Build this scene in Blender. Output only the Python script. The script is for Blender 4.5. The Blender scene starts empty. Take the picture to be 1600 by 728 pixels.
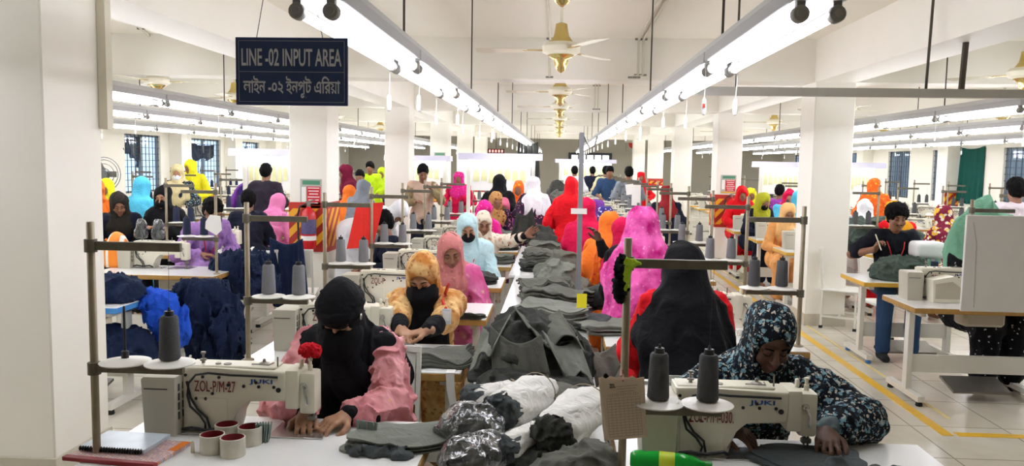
import bpy, bmesh, math, random
import numpy as np
from mathutils import Vector, Matrix
random.seed(7)
SC = bpy.context.scene
COL = SC.collection
# ---------------- camera, light, exposure ----------------
W_, H_, F_ = 1600.0, 728.0, 1250.0
EYE = 1.72
VPX, VPY, ROLL = 873.0, 255.5, 0.016
def _cam():
    d = Vector(((VPX-W_/2)/F_, -(VPY-H_/2)/F_, -1)).normalized()
    x = Vector((1, -ROLL, 0)); x = (x - d*x.dot(d)).normalized()
    z = x.cross(d).normalized()
    return Matrix((x, d, z))            # rows: world axes in camera coordinates = camera-to-world rotation
CR = _cam()
cam_data = bpy.data.cameras.new('camera')
cam_data.sensor_fit = 'HORIZONTAL'; cam_data.sensor_width = 36.0
cam_data.lens = 36.0*F_/W_
cam_data.clip_start = 0.05; cam_data.clip_end = 200
cam = bpy.data.objects.new('camera', cam_data); COL.objects.link(cam)
cam.matrix_world = Matrix.Translation((0, 0, EYE)) @ CR.to_4x4()
SC.camera = cam
vs = SC.view_settings
vs.view_transform = 'Standard'; vs.look = 'None'; vs.gamma = 1.0; vs.use_curve_mapping = False
vs.exposure = 0.3
TUBE_STRENGTH = 22.0
SKY_STRENGTH = 2.6
wd = bpy.data.worlds.new('daylight'); SC.world = wd; wd.use_nodes = True
bg = wd.node_tree.nodes['Background']
bg.inputs[0].default_value = (0.72, 0.84, 1.0, 1); bg.inputs[1].default_value = SKY_STRENGTH
SC.cycles.max_bounces = 7; SC.cycles.diffuse_bounces = 4; SC.cycles.transparent_max_bounces = 12
SC.cycles.use_denoising = True
SC.cycles.sample_clamp_indirect = 6.0
SC.cycles.caustics_reflective = False; SC.cycles.caustics_refractive = False

def at(px, py, Y):                       # where the line of sight through a photo pixel meets the depth Y
    v = CR @ Vector(((px-W_/2)/F_, -(py-H_/2)/F_, -1))
    return Vector((0, 0, EYE)) + v*(Y/v.y)
def atz(px, py, Z):
    v = CR @ Vector(((px-W_/2)/F_, -(py-H_/2)/F_, -1))
    return Vector((0, 0, EYE)) + v*((Z-EYE)/v.z)

# ---------------- materials ----------------
def lin(c):
    if isinstance(c, str):
        c = [int(c[i:i+2], 16)/255 for i in (0, 2, 4)]
    return tuple((v/12.92 if v <= .04045 else ((v+.055)/1.055)**2.4) for v in c)
MATS = {}
class NT:
    def __init__(s, name):
        s.m = bpy.data.materials.new(name); s.m.use_nodes = True
        s.t = s.m.node_tree; s.n = s.t.nodes
        s.b = s.n['Principled BSDF']
    def add(s, ty, **kw):
        n = s.n.new(ty)
        for k, v in kw.items():
            if k.startswith('_'): n.inputs[k[1:].replace('_', ' ')].default_value = v
            else: setattr(n, k, v)
        return n
    def link(s, a, b): s.t.links.new(a, b)
    def coords(s, kind='Object', scale=(1, 1, 1), rot=(0, 0, 0)):
        tc = s.add('ShaderNodeTexCoord'); mp = s.add('ShaderNodeMapping')
        mp.inputs['Scale'].default_value = scale; mp.inputs['Rotation'].default_value = rot
        s.link(tc.outputs[kind], mp.inputs[0]); return mp.outputs[0]
    def ramp(s, fac, stops, interp='LINEAR'):
        r = s.add('ShaderNodeValToRGB'); r.color_ramp.interpolation = interp
        el = r.color_ramp.elements
        while len(el) < len(stops): el.new(.5)
        for e, (p, c) in zip(el, stops): e.position = p; e.color = (*lin(c), 1)
        s.link(fac, r.inputs[0]); return r.outputs[0]
    def bump(s, h, strength=.3, dist=.01):
        b = s.add('ShaderNodeBump'); b.inputs['Strength'].default_value = strength; b.inputs['Distance'].default_value = dist
        s.link(h, b.inputs['Height']); s.link(b.outputs[0], s.b.inputs['Normal'])
def mat(name, col, rough=.5, metal=0., noise=.06, nscale=6., bump=0., bscale=60., **kw):
    if name in MATS: return MATS[name]
    t = NT(name); c = lin(col)
    t.b.inputs['Roughness'].default_value = rough; t.b.inputs['Metallic'].default_value = metal
    co = t.coords()
    nz = t.add('ShaderNodeTexNoise', _Scale=nscale, _Detail=4.0); t.link(co, nz.inputs[0])
    mx = t.add('ShaderNodeMix', data_type='RGBA')
    mx.inputs[6].default_value = (*[max(0, v*(1-noise*1.6)) for v in c], 1); mx.inputs[7].default_value = (*[min(1, v*(1+noise*1.2)) for v in c], 1)
    t.link(nz.outputs[0], mx.inputs[0]); t.link(mx.outputs[2], t.b.inputs['Base Color'])
    if bump:
        nb = t.add('ShaderNodeTexNoise', _Scale=bscale, _Detail=3.0); t.link(co, nb.inputs[0]); t.bump(nb.outputs[0], bump, .01)
    for k, v in kw.items(): t.b.inputs[k.replace('_', ' ')].default_value = v
    MATS[name] = t.m; return t.m
def emis(name, col, strength):
    if name in MATS: return MATS[name]
    t = NT(name); t.b.inputs['Base Color'].default_value = (.9, .9, .9, 1)
    t.b.inputs['Emission Color'].default_value = (*lin(col), 1); t.b.inputs['Emission Strength'].default_value = strength
    MATS[name] = t.m; return t.m
def cloth(name, col, fold=.5, weave=True, rough=.85, noise=.12, sheen=.1):
    """plain woven cloth: slight colour mottling, fold and weave bump"""
    if name in MATS: return MATS[name]
    t = NT(name); c = lin(col); t.b.inputs['Roughness'].default_value = rough
    t.b.inputs['Specular IOR Level'].default_value = .2
    co = t.coords()
    nz = t.add('ShaderNodeTexNoise', _Scale=9., _Detail=5.0); t.link(co, nz.inputs[0])
    mx = t.add('ShaderNodeMix', data_type='RGBA')
    mx.inputs[6].default_value = (*[v*(1-noise*1.5) for v in c], 1); mx.inputs[7].default_value = (*[min(1, v*(1+noise*1.5)) for v in c], 1)
    t.link(nz.outputs[0], mx.inputs[0]); t.link(mx.outputs[2], t.b.inputs['Base Color'])
    n2 = t.add('ShaderNodeTexNoise', _Scale=14., _Detail=2.0, _Distortion=1.2); t.link(co, n2.inputs[0])
    t.bump(n2.outputs[0], fold, .02)
    MATS[name] = t.m; return t.m
def floral(name, base, spots, scale=22., amount=.45, rough=.8, mottled=None, soft=False):
    """printed cloth: base colour with blotches of the spot colours"""
    if name in MATS: return MATS[name]
    t = NT(name); t.b.inputs['Roughness'].default_value = rough; t.b.inputs['Specular IOR Level'].default_value = .2
    co = t.coords()
    dn = t.add('ShaderNodeTexNoise', _Scale=scale*1.3, _Detail=2.0); t.link(co, dn.inputs[0])
    ad = t.add('ShaderNodeMix', data_type='RGBA', blend_type='ADD'); ad.inputs[0].default_value = .035
    t.link(co, ad.inputs[6]); t.link(dn.outputs['Color'], ad.inputs[7])
    prev = None
    if mottled:
        n0 = t.add('ShaderNodeTexNoise', _Scale=scale*.35, _Detail=4.0); t.link(co, n0.inputs[0])
        prev = t.ramp(n0.outputs[0], [(.35, base), (.62, mottled)])
    for i, s in enumerate(spots):
        v = t.add('ShaderNodeTexVoronoi', _Scale=scale*(1+.37*i)); v.inputs['Randomness'].default_value = 1
        mp = t.add('ShaderNodeMapping'); mp.inputs['Location'].default_value = (i*3.1, i*1.7, i*.9)
        t.link(ad.outputs[2], mp.inputs[0]); t.link(mp.outputs[0], v.inputs[0])
        th = t.add('ShaderNodeValToRGB'); th.color_ramp.interpolation = 'LINEAR' if soft else 'CONSTANT'
        e = th.color_ramp.elements; e[0].position = 0; e[0].color = (1, 1, 1, 1); e[1].position = amount*(1 if i == 0 else .8); e[1].color = (0, 0, 0, 1)
        t.link(v.outputs['Distance'], th.inputs[0])
        mx = t.add('ShaderNodeMix', data_type='RGBA')
        if prev is None: mx.inputs[6].default_value = (*lin(base), 1)
        else: t.link(prev, mx.inputs[6])
        mx.inputs[7].default_value = (*lin(s), 1)
        t.link(th.outputs[0], mx.inputs[0]); prev = mx.outputs[2]
    t.link(prev, t.b.inputs['Base Color'])
    n2 = t.add('ShaderNodeTexNoise', _Scale=14., _Detail=2.0, _Distortion=1.2); t.link(co, n2.inputs[0])
    t.bump(n2.outputs[0], .4, .02)
    MATS[name] = t.m; return t.m
def striped(name, cols, scale, rot=(0, 0, 0), kind='Object', rough=.5):
    """equal diagonal bands of the given colours (hazard stripes)"""
    if name in MATS: return MATS[name]
    t = NT(name); t.b.inputs['Roughness'].default_value = rough
    co = t.coords(kind, rot=rot); sp = t.add('ShaderNodeSeparateXYZ'); t.link(co, sp.inputs[0])
    m = t.add('ShaderNodeMath', operation='MULTIPLY'); m.inputs[1].default_value = scale; t.link(sp.outputs[0], m.inputs[0])
    f = t.add('ShaderNodeMath', operation='FRACT'); t.link(m.outputs[0], f.inputs[0])
    t.link(t.ramp(f.outputs[0], [(i/len(cols), c) for i, c in enumerate(cols)], 'CONSTANT'), t.b.inputs['Base Color'])
    MATS[name] = t.m; return t.m

# ---------------- object helpers ----------------
def T(name, label, cat, loc=(0, 0, 0), rz=0., group=None):
    o = bpy.data.objects.new(name, None); COL.objects.link(o); o.empty_display_size = .1
    o.location = loc; o.rotation_euler = (0, 0, rz)
    tag(o, label, cat, group); return o
def tag(o, label=None, cat=None, group=None, kind=None):
    if label: o['label'] = label
    if cat: o['category'] = cat
    if group: o['group'] = group
    if kind: o['kind'] = kind
    return o
class MB:
    """collects shapes in one bmesh"""
    def __init__(s): s.b = bmesh.new()
    def box(s, c, d, rot=None, bev=0., seg=1):
        r = bmesh.ops.create_cube(s.b, size=1.0); vs_ = r['verts']
        M = Matrix.Translation(c) @ ((rot.to_4x4() if rot is not None else Matrix()) @ Matrix.Diagonal((*d, 1)))
        bmesh.ops.transform(s.b, matrix=M, verts=vs_)
        if bev:
            ed = list({e for v in vs_ for e in v.link_edges})
            bmesh.ops.bevel(s.b, geom=ed, offset=bev, segments=seg, affect='EDGES', profile=.6)
        return s
    def b2(s, p0, p1, bev=0.):
        return s.box([(a+b)/2 for a, b in zip(p0, p1)], [abs(b-a) for a, b in zip(p0, p1)], bev=bev)
    def tube(s, pts, r, n=8, cap=True):
        pts = [Vector(p) for p in pts]; rs = r if isinstance(r, (list, tuple)) else [r]*len(pts)
        rings = []; prev = None
        for i, p in enumerate(pts):
            d = (pts[min(i+1, len(pts)-1)] - pts[max(i-1, 0)])
            d = d.normalized() if d.length > 1e-9 else Vector((0, 0, 1))
            if prev is None:
                a = d.orthogonal().normalized()
            else:
                a = (prev - d*prev.dot(d))
                a = a.normalized() if a.length > 1e-6 else d.orthogonal().normalized()
            prev = a; b = d.cross(a)
            rings.append([s.b.verts.new(p + (a*math.cos(2*math.pi*k/n) + b*math.sin(2*math.pi*k/n))*rs[i]) for k in range(n)])
        for A, B in zip(rings, rings[1:]):
            for k in range(n): s.b.faces.new((A[k], A[(k+1) % n], B[(k+1) % n], B[k]))
        if cap: s.b.faces.new(rings[0][::-1]); s.b.faces.new(rings[-1])
        return s
    def lathe(s, prof, c=(0, 0, 0), n=20, axis='Z', cap=True):
        rings = []
        for r, h in prof:
            ring = []
            for k in range(n):
                a = 2*math.pi*k/n; u, v = r*math.cos(a), r*math.sin(a)
                p = {'Z': (u, v, h), 'X': (h, u, v), 'Y': (v, h, u)}[axis]
                ring.append(s.b.verts.new((p[0]+c[0], p[1]+c[1], p[2]+c[2])))
            rings.append(ring)
        for A, B in zip(rings, rings[1:]):
            for k in range(n): s.b.faces.new((A[k], A[(k+1) % n], B[(k+1) % n], B[k]))
        if cap: s.b.faces.new(rings[0][::-1]); s.b.faces.new(rings[-1])
        return s
    def prism(s, poly, a0, a1, axis='Y', bev=0., seg=2):
        """extrude a 2D polygon along an axis; poly given in the two other axes"""
        def P(u, v, w): return {'Y': (u, w, v), 'X': (w, u, v), 'Z': (u, v, w)}[axis]
        A = [s.b.verts.new(P(u, v, a0)) for u, v in poly]; B = [s.b.verts.new(P(u, v, a1)) for u, v in poly]
        n = len(poly); fs = [s.b.faces.new(A[::-1]), s.b.faces.new(B)]
        for k in range(n): fs.append(s.b.faces.new((A[k], A[(k+1) % n], B[(k+1) % n], B[k])))
        if bev:
            ed = list({e for f in fs[:2] for e in f.edges})
            bmesh.ops.bevel(s.b, geom=ed, offset=bev, segments=seg, affect='EDGES', profile=.6)
        return s
    def xf(s, M): bmesh.ops.transform(s.b, matrix=M, verts=s.b.verts); return s
    def mesh(s, name, smooth=None):
        bmesh.ops.recalc_face_normals(s.b, faces=s.b.faces)
        m = bpy.data.meshes.new(name); s.b.to_mesh(m); s.b.free()
        if smooth is not None: smooth_mesh(m, smooth)
        return m
    def build(s, name, ma, parent=None, smooth=40, **props):
        return link(name, s.mesh(name, smooth), ma, parent, **props)
def smooth_mesh(m, ang=40):
    if not len(m.polygons): return
    m.polygons.foreach_set('use_smooth', [True]*len(m.polygons))
    if ang < 180:
        try: m.set_sharp_from_angle(angle=math.radians(ang))
        except Exception: pass
def link(name, m, ma, parent=None, **props):
    o = bpy.data.objects.new(name, m); COL.objects.link(o)
    for a in (ma if isinstance(ma, (list, tuple)) else [ma]):
        if a is not None and len(m.materials) < (len(ma) if isinstance(ma, (list, tuple)) else 1): m.materials.append(a)
    if parent is not None: o.parent = parent
    for k, v in props.items(): o[k] = v
    return o
def kids(o): return KIDS.get(o.name, [])
def copy_tree(o, loc=None, rz=None, label=None, group=None):
    """a copy of a thing with copies of its parts and their sub-parts"""
    def rec(a, par):
        c = a.copy(); COL.objects.link(c)
        if par is not None: c.parent = par
        for ch in CH.get(a, []): rec(ch, c)
        return c
    CH = {}
    def walk(a):
        CH[a] = list(a.children)
        for ch in CH[a]: walk(ch)
    walk(o)
    c = rec(o, None)
    if loc is not None: c.location = loc
    if rz is not None: c.rotation_euler = (0, 0, rz)
    if label: c['label'] = label
    if group: c['group'] = group
    return c
ORD = ['first', 'second', 'third', 'fourth', 'fifth', 'sixth', 'seventh', 'eighth', 'ninth', 'tenth', 'eleventh', 'twelfth', 'thirteenth',
       'fourteenth', 'fifteenth', 'sixteenth', 'seventeenth', 'eighteenth', 'nineteenth', 'twentieth', 'twenty-first', 'twenty-second', 'twenty-third']
def struct(o): o['kind'] = 'structure'; return o
def text_mesh(s, size, font_extr=.0006, shear=0., bold=0.):
    c = bpy.data.curves.new('lettering', 'FONT'); c.body = s; c.size = size; c.extrude = font_extr; c.shear = shear; c.offset = bold
    c.align_x = 'CENTER'; c.align_y = 'CENTER'; c.resolution_u = 3
    o = bpy.data.objects.new('lettering', c); COL.objects.link(o)
    bpy.context.view_layer.update()
    dg = bpy.context.evaluated_depsgraph_get()
    m = bpy.data.meshes.new_from_object(o.evaluated_get(dg))
    bpy.data.objects.remove(o); bpy.data.curves.remove(c)
    return m
def lettering(s, size, ma, parent, loc, width=None, height=None, rot=(math.pi/2, 0, 0), bold=0., shear=0.):
    """raised lettering, by default facing -Y; stretched to a width and a height"""
    m = text_mesh(s, size, .0006, shear, bold)
    co = np.empty(len(m.vertices)*3); m.vertices.foreach_get('co', co); co = co.reshape(-1, 3)
    mn, mx = co.min(0), co.max(0); ce = (mn+mx)/2
    co[:, :2] -= ce[:2]
    if width: co[:, 0] *= width/(mx[0]-mn[0])
    if height: co[:, 1] *= height/(mx[1]-mn[1])
    m.vertices.foreach_set('co', co.ravel()); m.update()
    o = link('lettering', m, ma, parent); o.location = loc; o.rotation_euler = rot
    return o

# common materials
WHITE = mat('white_paint', 'F0ECDF', .55, noise=.02, bump=.03, bscale=40)
CEILM = mat('ceiling_paint', 'F6F1E2', .7, noise=.015, nscale=1.5)
MACH = mat('machine_enamel', 'E2DCC8', .35, noise=.03)
MACHG = mat('motor_box_plastic', 'B9B4A4', .45, noise=.04)
BLACK = mat('black_plastic', '17171A', .5, noise=.03)
RUBBER = mat('black_rubber', '121212', .8)
STEEL = mat('bright_steel', 'C9C9C6', .25, .9, noise=.03)
GALV = mat('dull_galvanised_steel', '8C8880', .45, .75, noise=.12, nscale=14)
OLDPOLE = mat('worn_beige_pole', '94876F', .45, .35, noise=.2, nscale=20)
ARMM = mat('worn_dark_arm', '6A6456', .5, .3, noise=.25, nscale=25)
LEGW = mat('white_powder_coat', 'DEDCD2', .4, noise=.05)
TOPW = mat('white_laminate', 'F1F1EE', .16, noise=.015)
EDGE = mat('plywood_edge', 'A98142', .6, noise=.2, nscale=30)
EDGEY = mat('yellow_table_edge', 'D8A83E', .5, noise=.1)
GOLD = mat('polished_brass', 'D6BE78', .25, .9, noise=.05)
IVORY = mat('ivory_enamel', 'EDE7CF', .3, noise=.02)
CREAMP = mat('conduit_plastic', 'DAD3BF', .5, noise=.03)
DARKROD = mat('dark_rod', '4B443B', .6, .3)
THREADG = mat('grey_thread', '4B4C4E', .85, noise=.1, nscale=8, bump=.4, bscale=220)
THREADN = mat('navy_thread', '1B2440', .85, noise=.1, bump=.4, bscale=220)
DISC = mat('white_disc', 'E8E5DC', .35, noise=.02)
REDINK = mat('dark_red_paint', '7A1D1A', .6, noise=.15, nscale=60)
BLUEINK = mat('blue_print', '1E4F9C', .5)
PAPER = mat('white_paper', 'F2F0EA', .8, noise=.03)
REDP = mat('red_sign_paint', 'C7281F', .5)
# ---------------- room shell ----------------
XL, XR, YB, YF, ZC, ZB = -9.0, 9.3, -3.0, 34.0, 3.08, 2.63
COLL = [3.85 + 4.86*i for i in range(6)]
COLR = [3.6 + 5.2*i for i in range(6)]
LX0, LX1, RX0, RX1 = -2.97, -2.55, 2.72, 3.14
def floor_mat():
    t = NT('polished_floor_tiles'); t.b.inputs['Roughness'].default_value = .22
    co = t.coords('Object', (1, 1, 1))
    br = t.add('ShaderNodeTexBrick', offset=0., squash=1.)
    br.inputs['Scale'].default_value = 1.0; br.inputs['Brick Width'].default_value = .6; br.inputs['Row Height'].default_value = .6
    br.inputs['Mortar Size'].default_value = .006
    br.inputs['Color1'].default_value = (*lin('D9D4C4'), 1); br.inputs['Color2'].default_value = (*lin('D2CCBC'), 1); br.inputs['Mortar'].default_value = (*lin('A39C8C'), 1)
    t.link(co, br.inputs[0])
    nz = t.add('ShaderNodeTexNoise', _Scale=3., _Detail=6.); t.link(co, nz.inputs[0])
    mx = t.add('ShaderNodeMix', data_type='RGBA', blend_type='MULTIPLY'); mx.inputs[0].default_value = .35
    t.link(br.outputs[0], mx.inputs[6]); t.link(t.ramp(nz.outputs[0], [(.3, 'C8C0B0'), (.6, 'FFFFFF')]), mx.inputs[7]); t.link(mx.outputs[2], t.b.inputs['Base Color'])
    return t.m
struct(MB().b2((XL, YB, -.1), (XR, YF, 0)).build('floor', floor_mat()))
struct(MB().b2((XL, YB, ZC), (XR, YF, ZC+.1)).build('ceiling', CEILM))
WALLM = mat('wall_paint', 'E9E5D8', .7, noise=.02, nscale=2)
FARM = mat('far_wall_dimmed', 'B9B3A4', .7, noise=.05, nscale=2)  # greyer than the other walls: weaker light at the far end put into the colour
struct(MB().b2((XL, YF, 0), (XR, YF+.15, ZC)).build('wall_far', FARM))
struct(MB().b2((XL, YB-.15, 0), (XR, YB, ZC)).build('wall_back', WALLM))
WZ0, WZ1 = .95, 2.2
def side_wall(name, x0, x1, wins):
    m = MB(); m.b2((x0, YB, 0), (x1, YF, WZ0)); m.b2((x0, YB, WZ1), (x1, YF, ZC)); y = YB
    for a, b in wins:
        m.b2((x0, y, WZ0), (x1, a, WZ1)); y = b
    m.b2((x0, y, WZ0), (x1, YF, WZ1))
    struct(m.build(name, WALLM))
LW = [(11.2, 12.9), (16.2, 17.7), (19.1, 20.95), (22.0, 23.7), (26.5, 28.6), (30.6, 32.6)]
RW = [(15.3, 17.4), (18.2, 20.6), (21.9, 23.3), (25.6, 28.3), (30.2, 32.4)]
side_wall('wall_left', XL-.15, XL, LW); side_wall('wall_right', XR, XR+.15, RW)
FRAMEM = mat('window_frame_aluminium', '6F7478', .4, .5); BAR = mat('window_grille_dark', '3B3F45', .5, .3)
def glass():
    t = NT('window_glass'); n = t.n; out = n['Material Output']
    tr = n.new('ShaderNodeBsdfTransparent'); tr.inputs[0].default_value = (.86, .92, .97, 1)
    gl = n.new('ShaderNodeBsdfGlossy'); gl.inputs['Roughness'].default_value = .05
    fr = n.new('ShaderNodeMixShader'); fr.inputs[0].default_value = .12
    t.link(tr.outputs[0], fr.inputs[1]); t.link(gl.outputs[0], fr.inputs[2]); t.link(fr.outputs[0], out.inputs[0])
    return t.m
GLASS = glass()
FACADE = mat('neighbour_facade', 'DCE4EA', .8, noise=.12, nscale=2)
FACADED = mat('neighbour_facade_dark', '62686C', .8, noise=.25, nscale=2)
nwin = 0
for side, x, wins in (('left', XL, LW), ('right', XR, RW)):
    for (a, b) in wins:
        nwin += 1; sx = -1 if side == 'left' else 1; xm = x + sx*.08
        w = struct(T('window_%d' % nwin, None, None, (xm, (a+b)/2, 0)))
        h = (b-a)/2; m = MB()
        for yy in (-h+.02, 0, h-.02): m.box((0, yy, (WZ0+WZ1)/2), (.05, .05, WZ1-WZ0))
        for zz in (WZ0+.02, WZ1-.02): m.box((0, 0, zz), (.05, 2*h, .05))
        m.build('window_frame', FRAMEM, w)
        MB().box((sx*.02, 0, (WZ0+WZ1)/2), (.006, 2*h, WZ1-WZ0)).build('pane', GLASS, w)
        g = MB(); k = 9
        for i in range(1, k): g.box((-sx*.04, 0, WZ0+(WZ1-WZ0)*i/k), (.012, 2*h, .012))
        for i in range(1, 10): g.box((-sx*.05, -h+2*h*i/10, (WZ0+WZ1)/2), (.012, .012, WZ1-WZ0))
        g.build('grille', BAR, w)
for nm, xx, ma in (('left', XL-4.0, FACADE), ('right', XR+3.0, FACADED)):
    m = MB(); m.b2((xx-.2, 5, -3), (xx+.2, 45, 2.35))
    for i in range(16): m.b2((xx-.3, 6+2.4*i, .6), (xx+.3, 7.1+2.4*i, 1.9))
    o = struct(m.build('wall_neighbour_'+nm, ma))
# columns, beams
COLM = mat('column_paint', 'F5F1E6', .5, noise=.02, nscale=3, bump=.02, bscale=30)
SKIRT = mat('skirting_tile', 'C9C2B0', .4, noise=.06)
for ys, x0, x1 in ((COLL, LX0, LX1), (COLR, RX0, RX1)):
    for y in ys:
        struct(MB().b2((x0, y, 0), (x1, y+.5, ZC), bev=.008).build('column', COLM))
        struct(MB().b2((x0-.012, y-.012, 0), (x1+.012, y+.512, .17 if x1 < 0 else .13)).build('baseboard_column', SKIRT))
for x0, x1 in ((LX0+.001, LX1-.001), (RX0+.001, RX1-.001)):
    struct(MB().b2((x0, YB, ZB), (x1, YF, ZC+.001)).build('beam', COLM))
for y in COLR + [COLR[0]-5.2]:
    for x0, x1 in ((LX1, RX0), (RX1, XR)):
        struct(MB().b2((x0, y+.05, ZB+.002), (x1, y+.45, ZC+.001)).build('beam', COLM))
for y in COLL:
    struct(MB().b2((XL, y+.05, ZB+.002), (LX0, y+.45, ZC+.001)).build('beam', COLM))
for y in (8.7, 13.5, 18.1, 21.2, 24.3):
    struct(MB().b2((XL, y, 0), (XL+.3, y+.5, ZC)).build('column', COLM))
for y in COLR:
    struct(MB().b2((XR-.3, y, 0), (XR, y+.5, ZC)).build('column', COLM))
# yellow aisle lines
YEL = mat('yellow_floor_paint', 'E6B62A', .35, noise=.12, nscale=12)
YELF = mat('faded_yellow_floor_paint', 'E3CF86', .35, noise=.15, nscale=12)
def floor_line(n, pts, w, ma):
    m = MB()
    for (x0, y0), (x1, y1) in zip(pts, pts[1:]):
        d = Vector((x1-x0, y1-y0, 0)); L = d.length; a = math.atan2(d.y, d.x)
        m.box(((x0+x1)/2, (y0+y1)/2, .001), (L+w*.9, w, .003), rot=Matrix.Rotation(a, 3, 'Z'))
    struct(m.build('trim_%d' % n, ma))
floor_line(1, [(2.56, 5.25), (2.56, 16)], .075, YEL)
floor_line(2, [(2.66, 5.25), (6.5, 5.25)], .075, YEL)
floor_line(3, [(2.74, 5.6), (2.74, 16)], .03, YELF)

# ---------------- twin tube lights ----------------
TUBEM = emis('fluorescent_tube', 'F4F6FF', TUBE_STRENGTH)
CHAN = mat('grey_light_channel', 'B4B4B6', .5, noise=.03)
HOLD = mat('grey_lampholder', '8F8C84', .45, noise=.06)
TP = 1.42
def make_light():
    t = T('tube_light', '', 'light', group='twin tube lights hung over the sewing lines')
    MB().b2((-.075, 0, .035), (.075, TP-.02, .085), bev=.004).build('channel', CHAN, t)
    for s in (-1, 1):
        MB().lathe([(.0145, .06), (.016, .065), (.016, TP-.085), (.0145, TP-.08)], (s*.05, 0, 0), 8, 'Y').build('tube', TUBEM, t)
        for yy in (.045, TP-.065):
            m = MB(); m.lathe([(.012, yy-.024), (.014, yy-.02), (.022, yy-.018), (.0245, yy-.014), (.0245, yy+.014), (.022, yy+.018)], (s*.05, 0, 0), 14, 'Y'); m.b2((s*.05-.012, yy-.012, .01), (s*.05+.012, yy+.012, .05))
            m.build('lampholder', HOLD, t)
    return t
LIGHT0 = make_light()
ROWS = [('left of the centre aisle', -.72, 2.15, 2.30, 20), ('right of the centre aisle', .72, 2.15, 2.30, 20),
        ('just beyond the left columns', -3.55, 2.19, 1.3, 20), ('second beyond the left columns', -4.95, 2.19, 2.2, 19), ('third beyond the left columns', -7.0, 2.19, 5.0, 17),
        ('just beyond the right columns', 3.62, 2.19, 6.45, 17), ('second beyond the right columns', 5.2, 2.19, 5.0, 18), ('third beyond the right columns', 7.3, 2.19, 5.0, 18)]
first = True
RAILM = mat('light_trunking', 'C9C9C7', .45, noise=.03)
def pull_switch(x, y, z, label, red=False):
    t = T('pull_switch', label, 'switch', (x, y, z), group='pull switches under the tube lights')
    MB().tube([(0, 0, 0), (.004, 0, -.08), (0, 0, -.16)], .0022, 5).build('cord', PAPER, t)
    MB().lathe([(.005, -.155), (.010, -.165), (.012, -.21), (.009, -.228), (.003, -.232)], n=8).build('handle', PAPER, t)
    if red: MB().box((-.002, -.0125, -.19), (.011, .004, .018)).build('button', REDP, t)
for nm, x, z, y0, n in ROWS:
    r = T('light_rail', 'pale steel rail carrying the tube lights in the row %s' % nm, 'rail', (x, y0, z))
    MB().b2((-.045, .02, .085), (.045, n*TP-.02, .125)).build('trunking', RAILM, r)
    k = 0
    for j in range(0, n, 2):
        yy = min((j+.7)*TP + .4, n*TP-.1)
        MB().tube([(0, yy, .12), (0, yy, ZC-z)], .006, 6).build('hanger_rod', DARKROD, r)
    for j in range(n):
        lab = '%s twin tube light from the front, row %s' % (ORD[j], nm)
        loc = (x, y0+j*TP, z)
        if first: LIGHT0.location = loc; LIGHT0['label'] = lab; first = False
        else: copy_tree(LIGHT0, loc, 0, lab)
        if abs(x) < 1 and j > 0 and j < 14:
            pull_switch(x-.07, y0+j*TP-.02, z+.03, 'white pull switch below the %s light %s' % (ORD[j], nm), red=(x > 0 and j == 1))
            if j in (1, 2, 4): pull_switch(x+.07, y0+j*TP-.02, z+.03, 'right one of two pull switches below the %s light %s' % (ORD[j], nm))
        elif abs(x) > 1 and j % 2 == 1:
            pull_switch(x-.07, y0+j*TP-.02, z+.03, 'white pull switch below the %s light %s' % (ORD[j], nm))

# ---------------- ceiling fans ----------------
def make_fan():
    t = T('ceiling_fan', '', 'ceiling fan', group='brass and ivory ceiling fans')
    MB().lathe([(.012, .55), (.05, .53), (.07, .47), (.045, .43), (.012, .41)], n=14).build('canopy', GOLD, t)
    MB().lathe([(.011, .1), (.011, .46)], n=8).build('downrod', IVORY, t)
    MB().lathe([(.02, .21), (.045, .20), (.05, .16), (.06, .11), (.085, .075), (.1, .055)], n=18).build('upper_cup', GOLD, t)
    MB().lathe([(.06, .065), (.125, .055), (.15, .025), (.145, -.018), (.11, -.036), (.06, -.045)], n=24).build('motor', IVORY, t)
    MB().lathe([(.1, -.036), (.104, -.043), (.075, -.058), (.06, -.075), (.052, -.11), (.032, -.155), (.012, -.17), (.003, -.175)], n=18).build('lower_cup', GOLD, t)
    for k in range(3):
        R = Matrix.Rotation(2*math.pi*k/3, 4, 'Z')
        m = MB(); m.prism([(.28, -.05), (.64, -.07), (.67, -.04), (.67, .045), (.64, .065), (.28, .05), (.255, 0)], -.003, .003, 'Z')
        m.xf(R @ Matrix.Translation((0, 0, .0)) @ Matrix.Rotation(.12, 4, 'X')); m.build('blade', IVORY, t)
        m = MB(); m.box((.21, 0, 0), (.18, .035, .008)).xf(R); m.build('blade_bracket', GOLD, t)
    return t
FAN0 = make_fan(); first = True
def fan(x, y, z, label, rz):
    global first
    if first: FAN0.location = (x, y, z); FAN0.rotation_euler = (0, 0, rz); FAN0['label'] = label; first = False
    else: copy_tree(FAN0, (x, y, z), rz, label)
for i, y in enumerate([3.7, 6.35, 9.0+1.0, 12.6, 15.9, 18.7, 22.0]):
    fan(-.0, y, 2.6, 'brass and ivory ceiling fan over the centre aisle, %s from the front' % ORD[i], math.radians([20, 176, 178, 172, 168, 175, 170][i]))
for nm, xs, ys in (('left', -4.6, [9.0, 11.2, 16.3, 20.5]), ('far left', -6.9, [8.0, 12.0, 17.0]), ('right', 4.15, [7.5, 12.0, 15.9, 20.6]), ('far right', 6.9, [9.5, 13, 17.6])):
    for i, y in enumerate(ys):
        fan(xs, y, 2.58, 'brass and ivory ceiling fan over the %s bay, %s from the front' % (nm, ORD[i]), .4*i+.2)
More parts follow.
